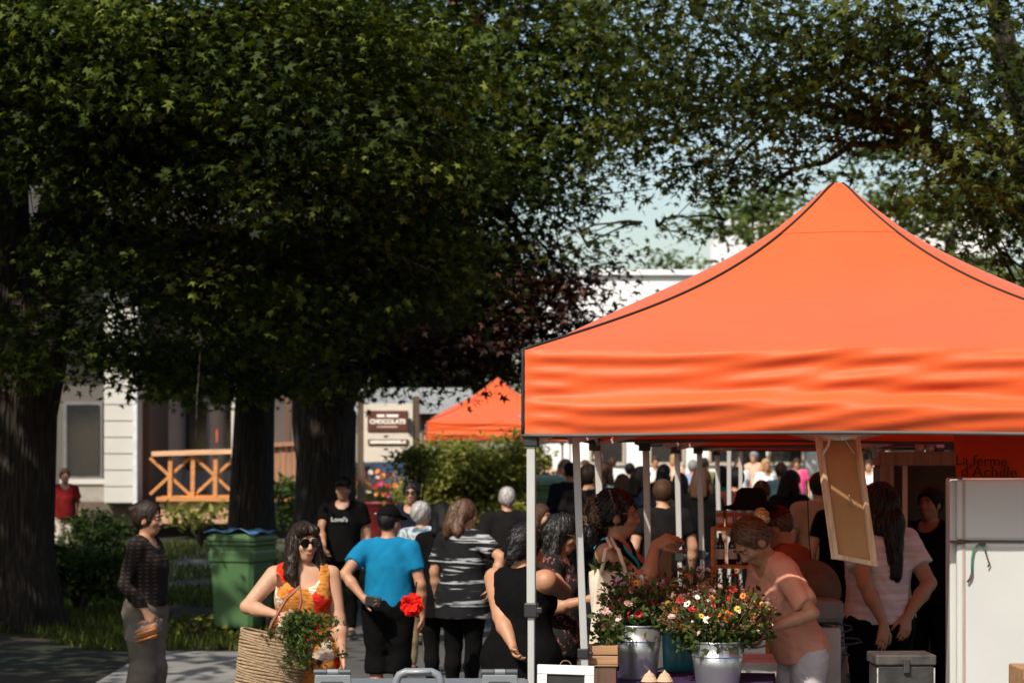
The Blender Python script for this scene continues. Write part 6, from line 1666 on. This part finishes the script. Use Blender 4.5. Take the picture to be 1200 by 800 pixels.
c = at(952, 712, 12.0); gb = empty('picnic_cooler', (c.x, c.y, 0), .1, 'tall pale cooler with a grey lid behind the flower seller', 'cooler')
MB().box((0, 0, .50), (.26, .3, 1.0)).build('body', M('dirty_white_plastic', (.42, .40, .37), .5), gb, bevel=.02); MB().box((0, 0, wz(712, 12) - .01), (.29, .33, .13)).build('lid', M('grey_lid_plastic', (.16, .16, .15), .5), gb, bevel=.03)
c = at(975, 725, 11.9); cc_ = empty('cable_coil', (c.x, c.y, c.z), 0, 'loose black cable looped beside the pale cooler', 'cable')
MB().tube([Vector((.06 * math.cos(t) + .01 * t * math.sin(3 * t), -.02 + .004 * t, .07 * math.sin(t) - .012 * t)) for t in [i * .35 for i in range(44)]] + [Vector((.0, 0, -.5)), Vector((.02, 0, -c.z + .012))], .006, 6).build('cable', M('black_cable', (.02, .02, .02), .5), cc_, smooth=True)
c = at(868, 772, 11.9); wt = empty('side_table', (c.x, c.y, 0), -TA, 'side table under a white cloth behind the shiny bucket', 'table')
zt = wz(771, 11.9)
MB().box((0, 0, zt - .02), (.62, .6, .03)).build('table_top', WD, wt)
MB().grid(lambda u, v: Vector((-.33 + .66 * u + .008 * math.sin(40 * u) * v, -.315 - .012 * math.sin(26 * u) * v, zt + .002 - .5 * v)), 60, 4).grid(lambda u, v: Vector((-.33 + .66 * u, -.315 + .63 * v, zt + .002)), 3, 3).build('white_cloth', WHITEC, wt, smooth=True)
for sx in (-1, 1):
    for sy in (-1, 1): MB().box((sx * .27, sy * .26, (zt - .04) / 2), (.035, .035, zt - .04)).build('leg', WD, wt)
# wooden display shelf with bottles, jars on top, black hat
SDp = 12.9; x0, x1 = wx(834, SDp), wx(902, SDp); ztop = wz(617, SDp)
ds = empty('display_shelf', ((x0 + x1) / 2, SDp, 0), -TA, 'open wooden display shelf with bottles behind the flower seller', 'shelf')
hwid = (x1 - x0) / 2
for sx in (-1, 1):
    for sy in (-1, 1): MB().box((sx * (hwid - .012), sy * .10, ztop / 2), (.024, .024, ztop)).build('upright', ORW, ds, bevel=.002)
shz = [ztop - .012, wz(663, SDp), wz(663, SDp) - .3, .35, .08]
for z in shz: MB().box((0, 0, z), (2 * hwid - .05, .22, .02)).build('shelf_board', ORW, ds, bevel=.002)
def bottle(label, loc, mat, h, r, cap, group):
    o = empty('bottle', loc, 0, label, 'bottle', group)
    MB().lathe([(0, 0), (r, .004), (r, h * .6), (r * .9, h * .68), (r * .38, h * .80), (r * .36, h * .96), (0, h * .96)], 16).build('glass_body', mat, o, smooth=True)
    MB().lathe([(r * .42, h * .93), (r * .42, h), (0, h)], 12).build('cap', cap, o); MB().lathe([(r + .001, h * .18), (r + .001, h * .5)], 16).build('paper_label', M('paper_label', (.55, .5, .44), .8), o)
DKG = M('dark_bottle_glass', (.014, .010, .008), .1, coat=.6)
for i in range(4):
    bottle('dark bottle on the upper board of the wooden display shelf', ds.location + Vector((-hwid + .05 + i * .075, -.02 + .02 * (i % 2) - .01 * i, shz[1] + .011)), DKG, .19, .027, M('bottle_cap', (.3, .25, .2), .5), 'bottles on the display shelf')
for i in range(5):
    o = empty('jar', ds.location + Vector((-hwid + .05 + i * .058, .0, ztop + .0005)), 0, 'jar of amber preserve on top of the wooden display shelf', 'jar', 'amber jars on the display shelf')
    MB().lathe([(0, 0), (.024, 0), (.025, .01), (.025, .075), (.02, .085)], 14).build('jar_body', M('amber_preserve', (.36, .10, .03), .15, coat=.7), o, smooth=True); MB().lathe([(.022, .083), (.024, .085), (.024, .1), (0, .1)], 14).build('lid', M('jar_lid', (.35, .3, .25), .4, metal=.5), o)
    MB().box((0, -.0255, .042), (.03, .001, .035)).build('paper_label', M('paper_label', (.55, .5, .44), .8), o)
c = at(880, 592, 13.0); ht = empty('hat', (c.x, c.y - .0, ztop + .101), 0, 'black wide brimmed hat lying on the jars of the display shelf', 'hat')
MB().lathe([(.135, .0), (.17, .012), (.165, .022), (.11, .035), (.10, .06), (.085, .115), (.06, .135), (0, .13)], 28, sy=.85).build('felt', cloth('black_felt', (.010, .009, .009)), ht, smooth=True)
c = at(953, 690, 12.2); h2 = empty('straw_hat', (c.x, c.y, c.z), 0, 'round brown straw hat hanging behind the flower seller', 'hat'); h2.rotation_euler = (math.radians(80), 0, .2)
MB().lathe([(.17, 0), (.165, .008), (.10, .012), (.095, .05), (.07, .09), (0, .10)], 28).build('crown_and_brim', M('brown_straw', (.12, .06, .03), .85, bump=.8, bscale=90), h2, smooth=True)
MB().tube([(0, .12, 0), (0, .3, -.02), (.0, .62, 0)], .003, 5).build('cord', BLACK, h2)
# dark booth under the second tent
BO = 15.6; bo = empty('market_booth', (wx(1090, BO), BO, 0), -TA * .5, 'dark wooden booth with an olive back wall under the second tent', 'booth')
bxw = wx(1040, BO) - wx(1090, BO)
TB = wood('booth_timber', (.24, .17, .11), 2); top_ = wz(529, BO)
MB().box((bxw, 0, top_ / 2), (.09, .09, top_)).build('post', TB, bo, bevel=.004); MB().box((bxw + .13, .02, top_ / 2), (.035, .05, top_ - .1)).build('pale_post', M('pale_post', (.5, .42, .34), .6), bo)
MB().box((bxw + 1.6, 0, top_ / 2), (.09, .09, top_)).build('post', TB, bo, bevel=.004)
MB().box((bxw + .8, -.003, top_ - .05), (1.8, .10, .10)).build('beam', TB, bo, bevel=.004)
MB().box((bxw + .85, .95, top_ / 2 - .05), (1.7, .03, top_ - .1)).build('back_wall', M('olive_tarp', (.055, .052, .035), .8, var=.2), bo)
MB().box((bxw + .0, .5, top_ / 2 - .05), (.025, .86, top_ - .12)).build('side_wall', M('olive_tarp', (.055, .052, .035), .8, var=.2), bo)
for i, (px, cl) in enumerate(((1078, (.62, .60, .58)), (1090, (.66, .64, .62)), (1101, (.12, .25, .55)))):
    c = at(px, 529, BO - .0); o = empty('tin_can', (c.x, c.y, top_ + .0005), 0, ('white tin can on the booth beam', 'white tin can on the booth beam', 'blue and white tin can at the end of the booth beam')[i], 'can', 'tin cans on the booth beam')
    MB().lathe([(0, 0), (.034, 0), (.034, .085), (.03, .09), (0, .09)], 18).build('can_body', M('can_%d' % i, cl, .3, metal=.2), o, smooth=True); MB().lathe([(.0345, .03), (.0345, .06)], 18).build('can_band', M('can_band_%d' % i, ((.5, .2, .15), (.3, .3, .35), (.8, .8, .8))[i], .5), o)
# hand truck handle at the right edge
c = at(1196, 780, 9.6); hc = empty('hand_cart', (c.x + .06, c.y, 0), 0, 'wooden hand cart with a black tube handle beside the fridge', 'cart')
zb = c.z
MB().box((.06, 0, zb - .22), (.28, .3, .44)).build('cart_box', WD, hc, bevel=.006); MB().box((.06, -.152, zb - .02), (.29, .012, .05)).build('rim_board', WD, hc, bevel=.004)
MB().tube([(-.05, -.1, zb - .1), (-.05, -.1, zb + .14), (-.035, -.1, zb + .18), (0, -.1, zb + .20), (.12, -.1, zb + .20), (.155, -.1, zb + .18), (.17, -.1, zb + .14), (.17, -.1, zb - .1)], .0105, 10).build('handle', M('black_tube', (.02, .02, .02), .4), hc, smooth=True)
MB().box((.06, .05, (zb - .44) / 2), (.2, .2, zb - .44 - .004)).build('pedestal', wood('dark_block', (.10, .05, .03), 2), hc)
# ================================================================== planter with summer flowers
PD = 44.0; gz_ = ground_z(PD) - .03
for i, (px, w_, lab) in enumerate(((446, 44, 'big dark red planter brimming with orange and red flowers beside the car'), (420, 26, 'smaller red planter of orange flowers left of the big planter'))):
    pl = empty('planter', (wx(px, PD), PD + i * .3, gz_), 0, lab, 'planter', 'red planters'); R0 = w_ / 2 / FPX * PD; hp2 = .85
    MB().lathe([(0, .01), (R0 * .75, 0), (R0 * .8, .03), (R0, hp2 - .06), (R0 * 1.05, hp2 - .05), (R0 * 1.05, hp2), (R0 * .95, hp2), (R0 * .9, hp2 - .08), (0, hp2 - .08)], 20).build('pot', M('red_planter', (.16, .012, .012), .5), pl, smooth=True)
    bq = bouquet(('mass of red, orange and pink blooms in the big planter', 'orange blooms in the smaller planter')[i], Vector((wx(px, PD), PD + i * .3, gz_ + hp2 - .05)), R0 * 1.6, R0 * 1.3, .1, .70, 90 if i == 0 else 45, dict(red=3, orange=4, pink=1, white=1), 50 + i, group='planter flowers', green=3)
    for ch in bq.children:
        if ch.name.startswith('flower'): ch.scale = tuple(x * 2.8 for x in ch.scale)
        if ch.name.startswith('foliage'):
            ch.scale = (1, 1, 1)
